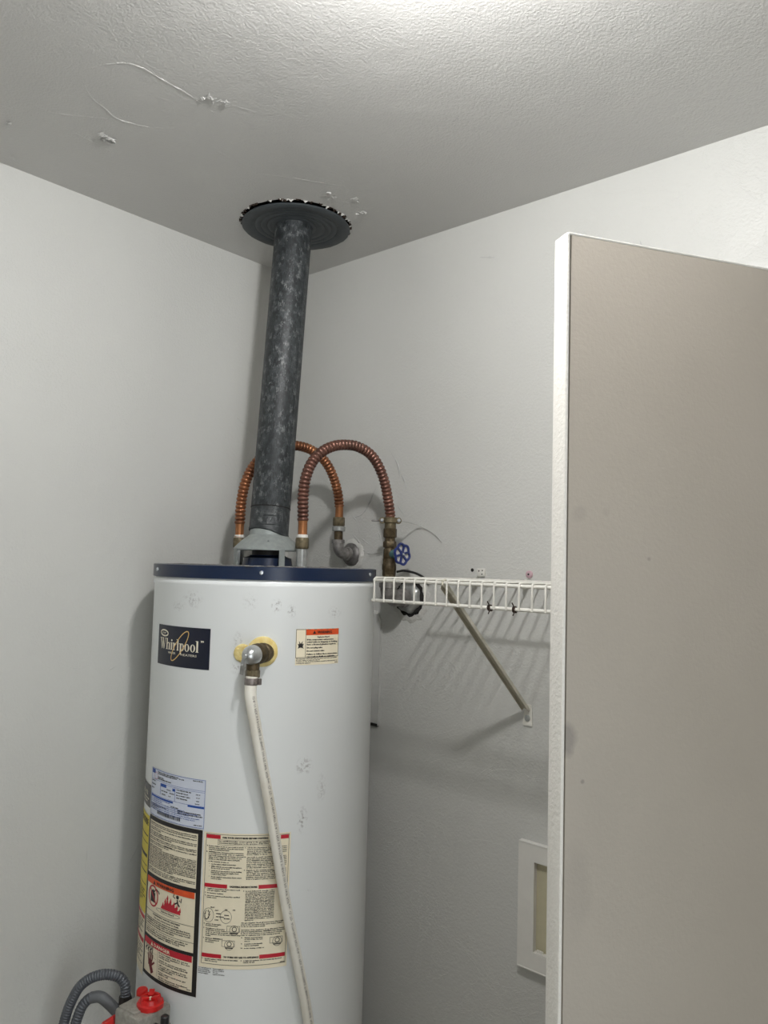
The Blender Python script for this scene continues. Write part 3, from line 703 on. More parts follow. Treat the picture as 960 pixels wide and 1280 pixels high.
p = Print(0.0018); tri(p, -.2245, .9215, .0075); p.text('WARNING', -.217, .9222, .0062, width=.052, bold=.0008); p.build('band_lettering', m_ink, pl)
p = Print(0.0014); p.rect(S0 + .004, S1 - .0115, .8050, .8165)
p.ellipse((-.2290, .8985), .0175, .0185, .0030); p.stroke([(-.2415, .9110), (-.2165, .8860)], .0030)
fx = [(-.199, .8865), (-.194, .893), (-.190, .8915), (-.187, .902), (-.1835, .897), (-.181, .909), (-.1765, .898), (-.172, .905), (-.169, .8975), (-.163, .901), (-.160, .8945), (-.155, .897), (-.153, .890), (-.1475, .893), (-.146, .8865)]
for i in range(len(fx) - 1): p.poly([(fx[i][0], .8845), (fx[i + 1][0], .8845), fx[i + 1], fx[i]])
for i in range(1, len(fx) - 1, 2): p.poly([(fx[i][0] - .0028, fx[i][1] - .004), (fx[i][0] + .0028, fx[i][1] - .004), (fx[i][0] + .001, fx[i][1] + .005)])
p.build('printed_red', m_redink, pl)
p = Print(0.0018); tri(p, -.2235, .8072, .0075); p.text('DANGER', -.216, .8078, .0062, width=.048, bold=.0008); p.build('white_lettering', m_cream_paper, pl)

# --- lighting instructions label
L0, L1 = -0.1012, 0.0632
pl = sticker('lighting_label', L0, L1, 0.8015, 1.0450, m_cream_paper, 0.0005, 'cream lighting instruction label with red bands')
p = Print()
p.frame(L0 + .0045, L1 - .003, .8085, 1.0425, .0007)
def col(p, x, z, rows, W, n=44, h=.0018, lh=.0032, tagc=None):
    for k, r in enumerate(rows):
        if r: p.text(fl.line(max(5, int(n * r))), x, z, h, width=W * r, bold=.0002)
        z -= lh if r else lh * .6
    return z
p.text('FOR YOUR SAFETY READ BEFORE LIGHTING', -.022, 1.0355, .0030, width=.084, align='C', bold=.0003)
p.frame(-.073, .040, 1.0235, 1.0330, .0005); col(p, -.071, 1.0295, [1, .85], .109, 70, .0019, .0034)
zz = [('A', [1, 1, .6]), ('B', [1, 1, 1, .95, .9]), ('', [.6])]
z = 1.0195
for tg, r in zz:
    if tg: p.text(tg + '.', L0 + .0065, z, .0019)
    z = col(p, L0 + .011, z, r, .066) - .0012
for r in ([.8], [1, .6], [1, .9, .5], [1, .35]):
    p.disc((L0 + .0135, z + .001), .0006, .0006, 8); z = col(p, L0 + .017, z, r, .058) - .0012
z = 1.0195
for tg, r in (('C', [1, 1, 1, 1, .5]), ('D', [1, 1, 1, 1, 1, 1, .6]), ('E', [1, 1, 1, 1, 1, .9])):
    p.text(tg + '.', -.022, z, .0019); z = col(p, -.0175, z, r, .0735) - .0012
p.text('LIGHTING INSTRUCTIONS', -.022, .9475, .0030, width=.050, align='C', bold=.0003)
z = .9425
for tg, r in (('1', [1, .6]), ('2', [.5]), ('3', [1, .3])):
    p.text(tg + '.', L0 + .0065, z, .0019); z = col(p, L0 + .011, z, r, .062) - .0016
# dials
cxa, cxb, czd = -.0855, -.0520, .8955
p.ellipse((cxa, czd), .0100, .0125, .0006); p.ellipse((cxb, czd - .001), .0105, .0115, .0006)
for i in range(9):
    a_ = i * .7; p.stroke([(cxa - .004 + .004 * math.cos(a_), czd + .008 * math.sin(a_)), (cxa - .002 + .005 * math.cos(a_ + .5), czd + .009 * math.sin(a_ + .9))], .0014)
for s_, x, z in (('HOT', -.073, .9040), ('WARM', -.071, .8985), ('VACATION', -.071, .8930), ('LOW', -.073, .8870), ('PILOT', -.082, .9090), ('OFF', -.055, .9065), ('ON', -.040, .9065), ('KNOB', -.055, .8965), ('SETTING', -.056, .8905)): p.text(s_, x, z, .0018)
z = .8790
for tg, r in (('4', [.45, .35]), ('5', [.55, .6, .9, 1, .15]), ('6', [.5, .4, .25])):
    p.text(tg + '.', L0 + .0065, z, .0019); z = col(p, L0 + .011, z, r, .066) - .0016
def knob(p, x, z, k=1):
    p.frame(x - .012 * k, x + .012 * k, z - .004 * k, z + .007 * k, .0006); p.ellipse((x + .002, z - .001), .0085 * k, .0085 * k, .0007, n=24); p.ellipse((x + .002, z + .001), .0040 * k, .0040 * k, .0012, n=20); p.stroke([(x - .005, z - .006 * k), (x + .009, z - .006 * k)], .002)
knob(p, -.0375, .8720); knob(p, -.0460, .8455); knob(p, .0420, .8500)
z = .9410
p.text('7.', -.022, z, .0019); z = col(p, -.0175, z, [1] * 18 + [.3], .053, 30, .0018, .0029)
p.ellipse((.0545, .9250), .0028, .0085, .0007); p.stroke([(.0545, .916), (.0545, .908)], .0012); p.text('PILOT', .0505, .9370, .0018)
z = .8840
z = col(p, -.0235, z, [1, .95, .55], .080, 48) - .003; z = col(p, -.0235, z, [1, 1, .95, .9], .080, 48) - .001
for tg, r in (('8', [.5, .5, .15]), ('9', [.5, .4]), ('10', [.55])):
    p.text(tg + '.', -.0225, z, .0019); z = col(p, -.0165, z, r, .066) - .0014
p.text('TO TURN OFF GAS TO APPLIANCE', -.022, .8215, .0028, width=.064, align='C', bold=.0003)
p.text('1.', L0 + .0065, .8165, .0019); col(p, L0 + .011, .8165, [.9, .35], .070); p.text('2.', -.022, .8165, .0019); col(p, -.0175, .8165, [1, .3], .070)
p.text('AP1191', L1 - .005, .8095, .0016, align='R')
p.build('printed_text', m_ink, pl)
p = Print()
for z0, z1, a, bq in ((1.0340, 1.0410, -.068, .044), (.9455, .9525, -.052, .006), (.8200, .8270, -.058, .012)):
    p = Print(); p.rect(L0 + .0055, a, z0, z1); p.build('red_band', m_redink, pl)
    p = Print(); p.rect(bq, L1 - .004, z0, z1); p.build('red_band', m_redink, pl)
p = Print(.0006); 
for k, (x, r) in enumerate(((-.102, [1, .9, .95, .8]), (-.073, [.8, .85, .4, .9]))): col(p, x, .7995, r, .025, 16, .0015, .0032)
p.build('small_print', m_greyink, pl)

# --- yellow energy label and neighbours round the left side
pl = sticker('energy_label', -0.345, -0.2640, 0.851, 1.0400, m_yellow, 0.0005, 'yellow energy label wrapping round the left side')
p = Print(); p.text('ENERGYGUIDE', -.343, 1.020, .013, width=.074, bold=.001)
for z, h in ((.999, .0022), (.985, .0015), (.958, .0065), (.942, .0015), (.928, .0025), (.905, .0015)): p.rect(-.343, -.268, z, z + h)
col(p, -.340, .893, [1, .9, 1, .8, .6], .068, 30, .003, .006); p.build('printed_text', m_ink, pl)
pl = sticker('insulation_label', -0.345, -0.2640, 1.0560, 1.1000, simple('grey_sticker', lin(90, 90, 92), .45), 0.0005, 'small grey and white label on the left side above the yellow one')
p = Print(); p.text('R-12', -.318, 1.078, .008, width=.036, bold=.001); col(p, -.325, 1.070, [1, .8], .052, 22, .003, .006); p.build('printed_text', m_logo, pl)
pl = sticker('installation_label', -0.345, -0.2640, 0.735, 0.849, m_cream_paper, 0.0005, 'cream label with red bands below the yellow one')
p = Print(); p.rect(-.343, -.266, .8405, .8475); p.build('red_band', m_redink, pl); p = Print(); p.rect(-.343, -.266, .7950, .8030); p.build('red_band', m_redink, pl)
p = Print(); col(p, -.340, .834, [1, .9, 1, .7, .9, .5], .070, 26, .0028, .0055); col(p, -.340, .787, [1, .9, 1, .7, .9, .5, 1], .070, 26, .0028, .0055); p.build('printed_text', m_ink, pl)

# ------------------------------------------------------------------ vent pipe
P0 = Vector((0.2882, -0.3148, 1.611)); P1 = Vector((0.2545, -0.2430, 2.362)); pd = (P1 - P0).normalized()
vp = empty('vent_pipe', P0, 'leaning galvanised vent pipe rising from the water heater to the ceiling', 'pipe')
Lp = (P1 - P0).length
b = MB(); z0 = 0.060; b.lathe([(0.0428, z0), (0.0436, z0 + .002), (0.0436, Lp)], P0, pd, 48, capa=True); up = b.build('upper_section', m_galv, vp)
r0 = math.atan2(0.62, 0.78)
tocam = Vector((0.765, -0.644, 0)); rgt = Vector((0.644, 0.765, 0))
sdv = (rgt * .80 + tocam * .60).normalized()
b = MB(); b.bar(P0 + pd * (z0 + .003) + sdv * 0.0437, P1 + sdv * 0.0437, 0.008, 0.0024, sdv.cross(pd)); b.build('lock_seam', m_galv, up)
b = MB(); nn = 48; vs = []
prof = [(.0428, 0.002), (.0446, 0.004), (.0446, .0095), (.0436, .0115), (.0430, .058), (.0434, .0605)]
ax = pd; u = ax.orthogonal().normalized(); v = ax.cross(u)
for k, (r, h) in enumerate(prof):
    for i in range(nn):
        a = 2 * math.pi * i / nn; d = u * math.cos(a) + v * math.sin(a)
        dip = 0
        if k < 4: dip = 0.003 * math.cos(2 * math.atan2(d.dot(rgt), d.dot(tocam)) + .5) - .0075 * d.dot(rgt) * 0.9
        vs.append(P0 + ax * (h + dip * (1 if k < 4 else 0)) + d * r)
b.add(vs, [(k * nn + i, k * nn + (i + 1) % nn, (k + 1) * nn + (i + 1) % nn, (k + 1) * nn + i) for k in range(len(prof) - 1) for i in range(nn)])
cl = b.build('lower_collar', m_galv, vp)
# embossed rectangle
b = MB()
def emb(a, h): d = (tocam * math.cos(a) + rgt * math.sin(a)); return P0 + pd * h + d * 0.0436
for h in (.022, .042):
    b.sweep([emb(math.radians(q), h) for q in range(-22, 42, 4)], 0.0013, 6)
for q in (-22, 38): b.sweep([emb(math.radians(q), .022), emb(math.radians(q), .042)], 0.0013, 6)
for q in (-12, 2, 16, 27): b.sweep([emb(math.radians(q), .028), emb(math.radians(q + 4), .037)], 0.0012, 6)
b.build('embossed_mark', m_galv, cl)
b = MB(); b.lathe([(.0441, z0 - .0012), (.0441, z0 + .0006)], P0, pd, 48); b.build('joint_line', m_dark, vp)

# ceiling collar
cc = Vector((0.256, -0.238, 0))
zc = 2.3435
b = MB(); b.lathe([(0.1262, zc + .004), (0.1275, zc + .002), (0.1275, zc), (0.126, zc - .0012), (0.100, zc - .001), (0.097, zc + .0010), (0.0945, zc - .0004), (0.086, zc - .0002), (0.083, zc + .0012), (0.080, zc - .0003), (0.071, zc), (0.068, zc + .0014), (0.065, zc), (0.056, zc + .001), (0.0475, zc + .002)],
        cc, n=64, capa=False, capb=False, wob=lambda i, k: 1 + (0.006 * math.sin(i * .9) * math.sin(i * 2.3) if k < 4 else 0))
b.lathe([(0.1255, zc + .0045), (0.0475, zc + .006)], cc, n=64, capa=False, capb=False)
col_ = b; cw = P0 + pd * ((zc + .0005 - P0.z) / pd.z)
b.lathe([(0.0440, -.0012), (0.0525, -.0004), (0.0525, .002)], cw, n=48, capa=False, capb=False)
tag(b.build('ceiling_collar', m_galv2, None, smooth=50), 'dark round ridged metal collar where the vent pipe meets the ceiling', 'collar')

# ------------------------------------------------------------------ corrugated hoses
def corrugated(mb, pts, r, pitch, depth, n=14):
    P, L = spline(pts, pitch / 8); m = len(P); rs = []
    step = L / (m - 1)
    for k in range(m):
        ph = (k * step / pitch) % 1.0
        rs.append(r - depth * (1 - abs(math.sin(math.pi * ph)) ** 0.55))
    mb.sweep(P, rs, n)
def nut(mb, o, h0, h1, r, axis=(0, 0, 1), n=6):
    mb.lathe([(r * .9, h0), (r, h0 + .002), (r, h1 - .002), (r * .9, h1)], o, axis, n)
H1 = [(0.1943, -0.3219, 1.636), (0.1943, -0.3219, 1.6455), (0.1947, -0.3198, 1.6916), (0.1965, -0.3098, 1.7386), (0.2003, -0.2889, 1.7779), (0.2058, -0.2589, 1.8075), (0.2127, -0.2212, 1.8271), (0.2198, -0.182, 1.8337), (0.2273, -0.1412, 1.8287), (0.2341, -0.1035, 1.809), (0.2391, -0.0763, 1.7758), (0.2425, -0.0579, 1.7312), (0.2437, -0.0513, 1.695)]
H2 = [(0.3905, -0.3077, 1.640), (0.3904, -0.308, 1.656), (0.3902, -0.3091, 1.6942), (0.3911, -0.3047, 1.7325), (0.3939, -0.2902, 1.7685), (0.3985, -0.267, 1.7938), (0.404, -0.2388, 1.8094), (0.4097, -0.2097, 1.8164), (0.4164, -0.1753, 1.8168), (0.4233, -0.1397, 1.8044), (0.4283, -0.1142, 1.7794), (0.4322, -0.0946, 1.7405), (0.4347, -0.0816, 1.6932), (0.4359, -0.0756, 1.664)]
def hose(pts, mat, base, topc, label, zend):
    e = empty('flexible_hose', (base.x, base.y, 1.583), label, 'hose', 'copper water connectors')
    b = MB(); corrugated(b, pts, 0.0123, 0.0088, 0.0034); b.build('corrugated_tube', mat, e, smooth=60)
    b = MB(); b.lathe([(0.0115, 1.606), (0.0098, 1.612), (0.0100, pts[0][2] - .002), (0.0112, pts[0][2] + .004)], (pts[0][0], pts[0][1], 0), n=18); b.build('cuff', m_copper3, e)
    b = MB(); b.lathe([(0.0102, zend), (0.0098, pts[-1][2]), (0.011, pts[-1][2] + .004)], (topc[0], topc[1], 0), n=18); b.build('cuff', m_copper3, e)
    b = MB(); b.lathe([(0.0125, 1.581), (0.0140, 1.583), (0.0143, 1.590), (0.0143, 1.602), (0.0130, 1.605)], base, n=12); b.build('nut', m_brassnut, e)
    b = MB(); b.lathe([(0.0115, 1.605), (0.0115, 1.6105), (0.0095, 1.612)], base, n=18); b.build('washer', m_plastic, e)
    return e
h1 = hose(H1, m_copper, N1b, (0.2437, -0.0513), 'bright copper corrugated hose arching behind the vent pipe', 1.668)
b = MB(); nut(b, (0.2437, -0.0513, 0), 1.646, 1.668, 0.0150, n=8); b.build('nut', m_brassnut, h1)
h2 = hose(H2, m_copper2, N2b, (0.4359, -0.0756), 'tarnished brown copper corrugated hose arching to the shut-off valve', 1.654)
# elbow at the left wall outlet
ex, ey = 0.2437, -0.0513
el = empty('pipe_elbow', (ex, 0, 1.577), 'grey galvanised elbow coming out of the back wall under the bright copper hose', 'pipe fitting')
b = MB(); nut(b, (ex, ey, 0), 1.633, 1.6455, 0.0165, n=24); b.build('coupling_ring', m_nipple, el)
b = MB(); b.cyl((ex, ey, 1.605), (ex, ey, 1.634), 0.0108); b.build('riser', m_olive, el)
b = MB()
arc = [(ex, ey, 1.612), (ex, ey, 1.600)] + [(ex, ey + 0.022 * (1 - math.cos(a)), 1.600 - 0.022 * math.sin(a)) for a in (0.3, .6, .9, 1.2, math.pi / 2)] + [(ex, -0.014, 1.578)]
P, _ = spline(arc, .003); b.sweep(P, 0.0140, 18); b.lathe([(0.0165, 0), (0.0165, 0.009)], (ex, ey, 1.603), n=20); b.lathe([(0.0168, 0), (0.0168, 0.010)], (ex, -.024, 1.578), (0, 1, 0), 20)
b.build('elbow', m_pipe_dark, el)
b = MB(); b.lathe([(0.0175, -.013), (0.028, -.008), (0.030, 0.0), (0.0305, .0005)], (ex, 0, 1.577), (0, 1, 0), 28, wob=lambda i, k: 1 + .02 * math.sin(i * 1.7)); b.build('wall_collar', m_pipe, el, smooth=60)
b = MB(); b.lathe([(0.041, -.0015), (0.038, -.0045), (0.030, -.0055), (0.028, 0)], (ex + .001, 0, 1.574), (0, 1, 0), 28, wob=lambda i, k: 1 + .05 * math.sin(i * 1.1) + .04 * math.sin(i * 2.3)); b.build('plaster_ring', m_plaster, el, smooth=60)

# ------------------------------------------------------------------ shut-off valve
vx, vy = 0.4359, -0.0756
gv = empty('shutoff_valve', (vx, 0, 1.49), 'old brass shut-off valve with a blue and white handwheel above the wire shelf', 'valve')
O = (vx, vy, 0)
b = MB(); b.lathe([(0.0115, 1.656), (0.013, 1.655), (0.0135, 1.637)], O, n=20); b.build('union_nut', m_brassnut, gv)
b = MB(); nut(b, O, 1.615, 1.637, 0.0155, n=8); b.lathe([(0.0120, 1.588), (0.0120, 1.618)], O, n=18); nut(b, O, 1.592, 1.607, 0.0156, n=6); nut(b, O, 1.566, 1.590, 0.0142, n=12)
b.lathe([(0.0138, 1.535), (0.0165, 1.542), (0.0165, 1.552), (0.0150, 1.556), (0.0150, 1.567)], O, n=18); nut(b, O, 1.527, 1.541, 0.0155, n=8)
b.build('valve_body', m_olive, gv)
b = MB(); b.lathe([(0.0150, 1.512), (0.0150, 1.530)], O, n=18); b.lathe([(0.0180, 1.508), (0.0180, 1.517)], O, n=20); b.build('pipe_nipple', m_brassnut, gv)
st = Vector((vx, vy, 1.5775)); ax = Vector((0.99, -0.10, 0)).normalized()
b = MB(); b.lathe([(0.0105, 0.008), (0.0105, 0.022), (0.0085, .025), (0.0085, .031)], st, ax, 12); b.build('packing_nut', m_teal, gv)
hw = MB(); c0 = st + ax * 0.042; uu = ax.orthogonal().normalized(); vv = ax.cross(uu)
nL = 60; loop = []
for i in range(nL):
    a = 2 * math.pi * i / nL; r = 0.0225 + 0.0016 * math.cos(6 * a)
    loop.append(c0 + uu * r * math.cos(a) + vv * r * math.sin(a))
hw.sweep(loop + [loop[0]], 0.0030, 8, cap=False)
for k in range(6):
    a = math.pi / 6 + k * math.pi / 3; d = uu * math.cos(a) + vv * math.sin(a)
    hw.bar(c0 + d * 0.004, c0 + d * 0.0215, 0.0042, 0.0035, ax.cross(d))
hw.lathe([(0.0055, -.004), (0.0055, .003)], c0, ax, 16)
w_ = hw.build('handwheel', m_handblue, gv)
b = MB(); b.cyl(st + ax * .030, c0 - ax * .003, 0.0040); b.lathe([(0.0215, -.0045), (0.0215, -.0030)], c0, ax, 30)
tag(b.build('worn_disc', m_trim, w_), 'worn white back face of the handwheel')
b = MB(); b.lathe([(0.003, .003), (0.0025, .0055)], c0, ax, 10); b.build('screw', m_screw, w_)
# elbow below into wall
b = MB(); zc2 = 1.476
arc = [(vx, vy, 1.512), (vx, vy, 1.503)] + [(vx, vy + 0.026 * (1 - math.cos(a)), 1.503 - 0.027 * math.sin(a)) for a in (0.3, .6, .9, 1.2, math.pi / 2)] + [(vx, -0.012, zc2)]
P, _ = spline(arc, .003); b.sweep(P, 0.0195, 20); b.lathe([(0.0225, 0), (0.0225, 0.011)], (vx, vy, 1.500), n=22); b.lathe([(0.0225, 0), (0.0225, 0.011)], (vx, -.030, zc2), (0, 1, 0), 22); b.build('elbow', m_pipe_dark, gv)
b = MB(); b.lathe([(0.022, -.016), (0.033, -.010), (0.037, -.001), (0.037, 0)], (vx, 0, zc2), (0, 1, 0), 32, wob=lambda i, k: 1 + .06 * math.sin(i * 1.3)); b.build('wall_collar', m_nipple, gv, smooth=60)
b = MB(); b.lathe([(0.048, -.0006), (0.047, -.0022), (0.036, -.0030)], (vx - .002, 0, zc2), (0, 1, 0), 32, wob=lambda i, k: 1 + .10 * math.sin(i * 1.9) + .05 * math.sin(i * 4.3)); b.build('dark_gap', m_dark, gv, smooth=60)
b = MB(); b.lathe([(0.058, -.0003), (0.054, -.0025), (0.044, -.0032)], (vx + .004, 0, zc2), (0, 1, 0), 32, capa=False, capb=False, wob=lambda i, k: 1 + .06 * math.sin(i * 2.3)); b.build('plaster_ring', m_plaster, gv, smooth=60)
b = MB(); P, _ = spline([(vx + .014, vy + .01, 1.537), (vx + .03, vy + .02, 1.540), (vx + .045, -.03, 1.534), (vx + .058, -.012, 1.522), (vx + .062, -.004, 1.512)], .004); b.sweep(P, 0.0028, 8)
tag(b.build('black_cable', m_black, None), 'short black cable curling behind the shut-off valve above the shelf', 'cable')
# ground clamp with wire
gc = empty('ground_clamp', (vx, vy, 1.650), 'brass grounding clamp with screws at the top of the shut-off valve', 'clamp')
sdr = Vector((0.754, 0.657, 0)); tcm = Vector((0.657, -0.754, 0))
b = MB(); b.lathe([(0.0150, 1.6485), (0.0162, 1.650), (0.0162, 1.6605), (0.0150, 1.662)], O, n=20)
for sg in (-1, 1): b.lathe([(0.0075, -.006), (0.0075, .006)], Vector((vx, vy, 1.655)) + sdr * sg * .0185, (tcm if sg > 0 else tcm), 14)
b.build('clamp_band', m_brassnut, gc)
for sg in (-1, 1):
    b = MB(); q = Vector((vx, vy, 1.655)) + sdr * sg * .0195 + tcm * .005; b.lathe([(0.0042, 0), (0.0042, .003), (.002, .0045)], q, tcm, 12); b.build('screw', m_screw, gc)
b = MB(); q = Vector((vx, vy, 1.654)) - sdr * .024; b.cyl(q, q - sdr * .020, 0.0018); b.build('screw_tail', m_pipe, gc)
b = MB(); P, _ = spline([Vector((vx, vy, 1.655)) + sdr * .026, (0.462, -.02, 1.650), (0.474, -.004, 1.643), (0.495, -.002, 1.634), (0.515, -.002, 1.622), (0.53, -.0015, 1.608)], .004); b.sweep(P, 0.0013, 6)
tag(b.build('ground_wire', m_wire, None), 'thin painted ground wire running down the wall from the brass clamp', 'wire')

# ------------------------------------------------------------------ wall chase behind the tank
b = MB()
x0, x1, z0, z1 = 0.18, 0.3515, 1.169, 1.440
poly = [(x0, z0), (x1, z0), (x1, z1 - .035)] + [(x1 - .03 * (1 - math.cos(a)), z1 - .035 + .035 * math.sin(a)) for a in (.4, .8, 1.2, 1.57)] + [(x0, z1)]
Mx = Matrix(((1, 0, 0, 0), (0, 0, 1, 0), (0, 1, 0, 0), (0, 0, 0, 1))); Mx = Matrix.Translation((0, -0.006, 0)) @ Mx
b.prism(poly, 0.0058, Mx)
ch = b.build('wall_panel', m_wallb, None, bevel=0.001); tag(ch, 'narrow grey painted cover strip on the back wall beside the water heater', 'panel')
b = MB(); b.box((0.266, -0.004, z0 - .0035), (0.17, .006, .006)); b.build('open_end', m_dark, ch)
b = MB(); b.bar((x1 + .0008, -0.004, z0 - .004), (x1 + .0008, -0.004, z1 - .04), 0.002, 0.007, (1, 0, 0)); b.build('edge_bead', m_ridge, ch)

# ------------------------------------------------------------------ wire shelf
sh = empty('wire_shelf', (0.585, 0, 1.52), 'white coated wire shelf with a front lip on the back wall', 'shelf')
XS = [0.5895 + 0.0254 * k for k in range(21)]; XE = XS[-1] + .012; ZD = 1.5215; YFr = -0.290
for nm, y, z, r, x0 in (('front_rod', YFr, ZD, .0034, .583), ('lip_rod', YFr - .001, ZD - .0395, .0033, .5805), ('middle_rod', -0.125, ZD, .0030, .583), ('back_rod', -0.0075, ZD, .0030, .583)):
    b = MB(); b.lathe([(r * .6, 0), (r, .0015), (r, XE - x0 - .0015), (r * .6, XE - x0)], (x0, y, z), (1, 0, 0), 12); b.build(nm, m_white, sh, smooth=50)
wire_me = None
for k, x in enumerate(XS):
    if wire_me is None:
        b = MB(); yb = YFr - .0045
        pts = [(x, -0.0045, ZD + .005), (x, -0.1, ZD + .005), (x, -0.2, ZD + .005), (x, yb + .004, ZD + .005), (x, yb + .0012, ZD + .0038), (x, yb, ZD + .001), (x, yb, ZD - .02), (x, yb - .0003, ZD - .0415)]
        b.sweep(pts, 0.0019, 8); o = b.build('deck_wire', m_white, sh, smooth=50); wire_me = o
    else:
        o = wire_me.copy(); COL.objects.link(o); o.parent = sh; o.location = (0.0254 * k, 0, 0)
# brace
bx_, byt, bzt = 0.757, YFr + .004, ZD - .004
bt = Vector((bx_, byt, bzt)); bb_ = Vector((0.7625, -0.004, 1.262))
dB = (bb_ - bt).normalized(); nB = dB.cross(Vector((1, 0, 0))).normalized()
b = MB(); b.bar(bt, bb_, 0.0165, 0.0012, (1, 0, 0))
for sg in (-1, 1): b.bar(bt + Vector((sg * .0078, 0, 0)) - nB * .0035 * (1 if nB.z > 0 else -1), bb_ + Vector((sg * .0078, 0, 0)) - nB * .0035 * (1 if nB.z > 0 else -1), 0.0012, 0.007, (1, 0, 0))
br = b.build('shelf_brace', m_brace, sh, bevel=0.0004, bseg=1)
b = MB(); b.sweep([bt + Vector((0, 0, -.004)), bt + Vector((0, -.009, .001)), bt + Vector((0, -.009, .008)), bt + Vector((0, -.001, .010)), bt + Vector((0, .004, .007))], 0.0022, 8); b.build('brace_hook', m_brace, br)
b = MB(); poly = [(-.010, -.020), (-.012, -.016), (-.008, .012), (-.006, .024), (.008, .024), (.010, .012), (.011, -.020)]
b.prism(poly, 0.002, Matrix.Translation((0.7645, -0.003, 1.247)) @ Matrix(((1, 0, 0, 0), (0, 0, 1, 0), (0, 1, 0, 0), (0, 0, 0, 1)))); b.build('foot_plate', m_white, br, bevel=.0004, bseg=1)
b = MB(); b.lathe([(0.0065, -.0025), (0.0065, -.005), (.0045, -.0058)], (0.7645, 0, 1.243), (0, 1, 0), 16); b.lathe([(0.0022, -.0057), (0.0022, -.0064)], (0.7645, 0, 1.243), (0, 1, 0), 10); b.build('screw', m_nipple, br)
for x in (0.510 + .118, 0.757, 0.885, 1.01):
    b = MB(); b.box((x, -0.006, ZD - .002), (0.009, .012, .016)); b.lathe([(0.0055, -.013), (0.0045, -.015)], (x, 0, ZD - .009), (0, 1, 0), 12); b.sweep([(x, -.004, ZD + .006), (x, -.011, ZD + .0055), (x, -.014, ZD), (x, -.011, ZD - .006)], .0022, 6)
    b.build('wall_clip', m_white, sh, bevel=.0006, bseg=1)
# wire ties on the lip
for x, zt, lab in ((0.8595, 0, 'dark wire twist round the lower lip rod, the left of two'), (0.9095, .0, 'dark wire twist round the lower lip rod, the right one')):
    b = MB(); pts = []
    for i in range(26):
        a = i * .75; pts.append((x + (i - 13) * .00022 + random.uniform(-.0006, .0006), YFr - .001 + .0050 * math.cos(a), ZD - .0395 + .0052 * math.sin(a)))
    pts += [(x + .003, YFr - .007, ZD - .044), (x + .001, YFr - .008, ZD - .050)]; pts = [(x - .002, YFr - .007, ZD - .028), (x + .001, YFr - .0065, ZD - .033)] + pts
    b.sweep(pts, 0.0011, 6); tag(b.build('wire_tie', m_rust, None), lab, 'wire tie', 'wire ties on the shelf lip')
# wall anchors
b = MB(); b.box((0.642, -0.003, 1.5415), (.020, .006, .017)); an = b.build('wall_anchor', m_plastic, None, bevel=.001); tag(an, 'small square white wall anchor just above the shelf', 'anchor')
for dx, dz in ((-.004, .003), (.005, .004), (.004, -.004)):
    b = MB(); b.lathe([(.0016, -.0058), (.0016, -.0064)], (0.642 + dx, 0, 1.5415 + dz), (0, 1, 0), 10); b.build('hole', m_dark, an)
b = MB(); b.lathe([(.004, -.0004), (.004, -.0012)], (0.6165, 0, 1.546), (0, 1, 0), 10); tag(b.build('screw_hole', m_dark, None), 'small dark screw hole in the wall left of the square anchor', 'hole')
b = MB(); b.lathe([(0.0080, -.0005), (0.0080, -.0035), (0.0060, -.005), (.0040, -.0052)], (0.763, 0, 1.5405), (0, 1, 0), 20); an = b.build('wall_plug', m_pink, None); tag(an, 'round pinkish wall plug above the right part of the shelf', 'wall plug')
b = MB(); b.lathe([(.0022, -.0050), (.0022, -.0058)], (0.763, 0, 1.5405), (0, 1, 0), 10); b.build('hole', m_dark, an)

# ------------------------------------------------------------------ recessed wall box
ob = empty('wall_box', (0.754, 0, 0.75), 'off-white recessed wall box low on the back wall behind the door', 'wall box')
X0, X1, Z0, Z1 = 0.754, 1.02, 0.749, 0.997; I0, I1, J0, J1 = 0.791, 0.985, 0.786, 0.961
b = MB()
for c, d in ((((X0 + I0) / 2, -.007, (Z0 + Z1) / 2), (I0 - X0, .013, Z1 - Z0)), (((X1 + I1) / 2, -.007, (Z0 + Z1) / 2), (X1 - I1, .013, Z1 - Z0)), (((I0 + I1) / 2, -.007, (Z1 + J1) / 2), (I1 - I0, .013, Z1 - J1)), (((I0 + I1) / 2, -.007, (Z0 + J0) / 2), (I1 - I0, .013, J0 - Z0))): b.box(c, d)
b.build('frame', m_plastic, ob, bevel=.0)
b = MB(); b.bar((X0 + .002, -.0125, Z1 - .001), (X1 - .002, -.0125, Z1 - .001), .004, .004); b.bar((X0 + .001, -.0125, Z0 + .001), (X1, -.0125, Z0 + .001), .004, .004); b.bar((X0 + .0012, -.0122, Z0), (X0 + .0012, -.0122, Z1), .004, .004); b.build('rounded_rim', m_plastic, ob, bevel=.0016)
b = MB(); b.box(((I0 + I1) / 2, -.0013, (J0 + J1) / 2), (I1 - I0, .002, J1 - J0)); b.build('recess_back', m_cream, ob)
b = MB(); b.bar((I0 + .006, -.008, J0 + .002), (I0 + .02, -.008, J0 + .002), .006, .003); b.build('catch', m_plastic, ob)

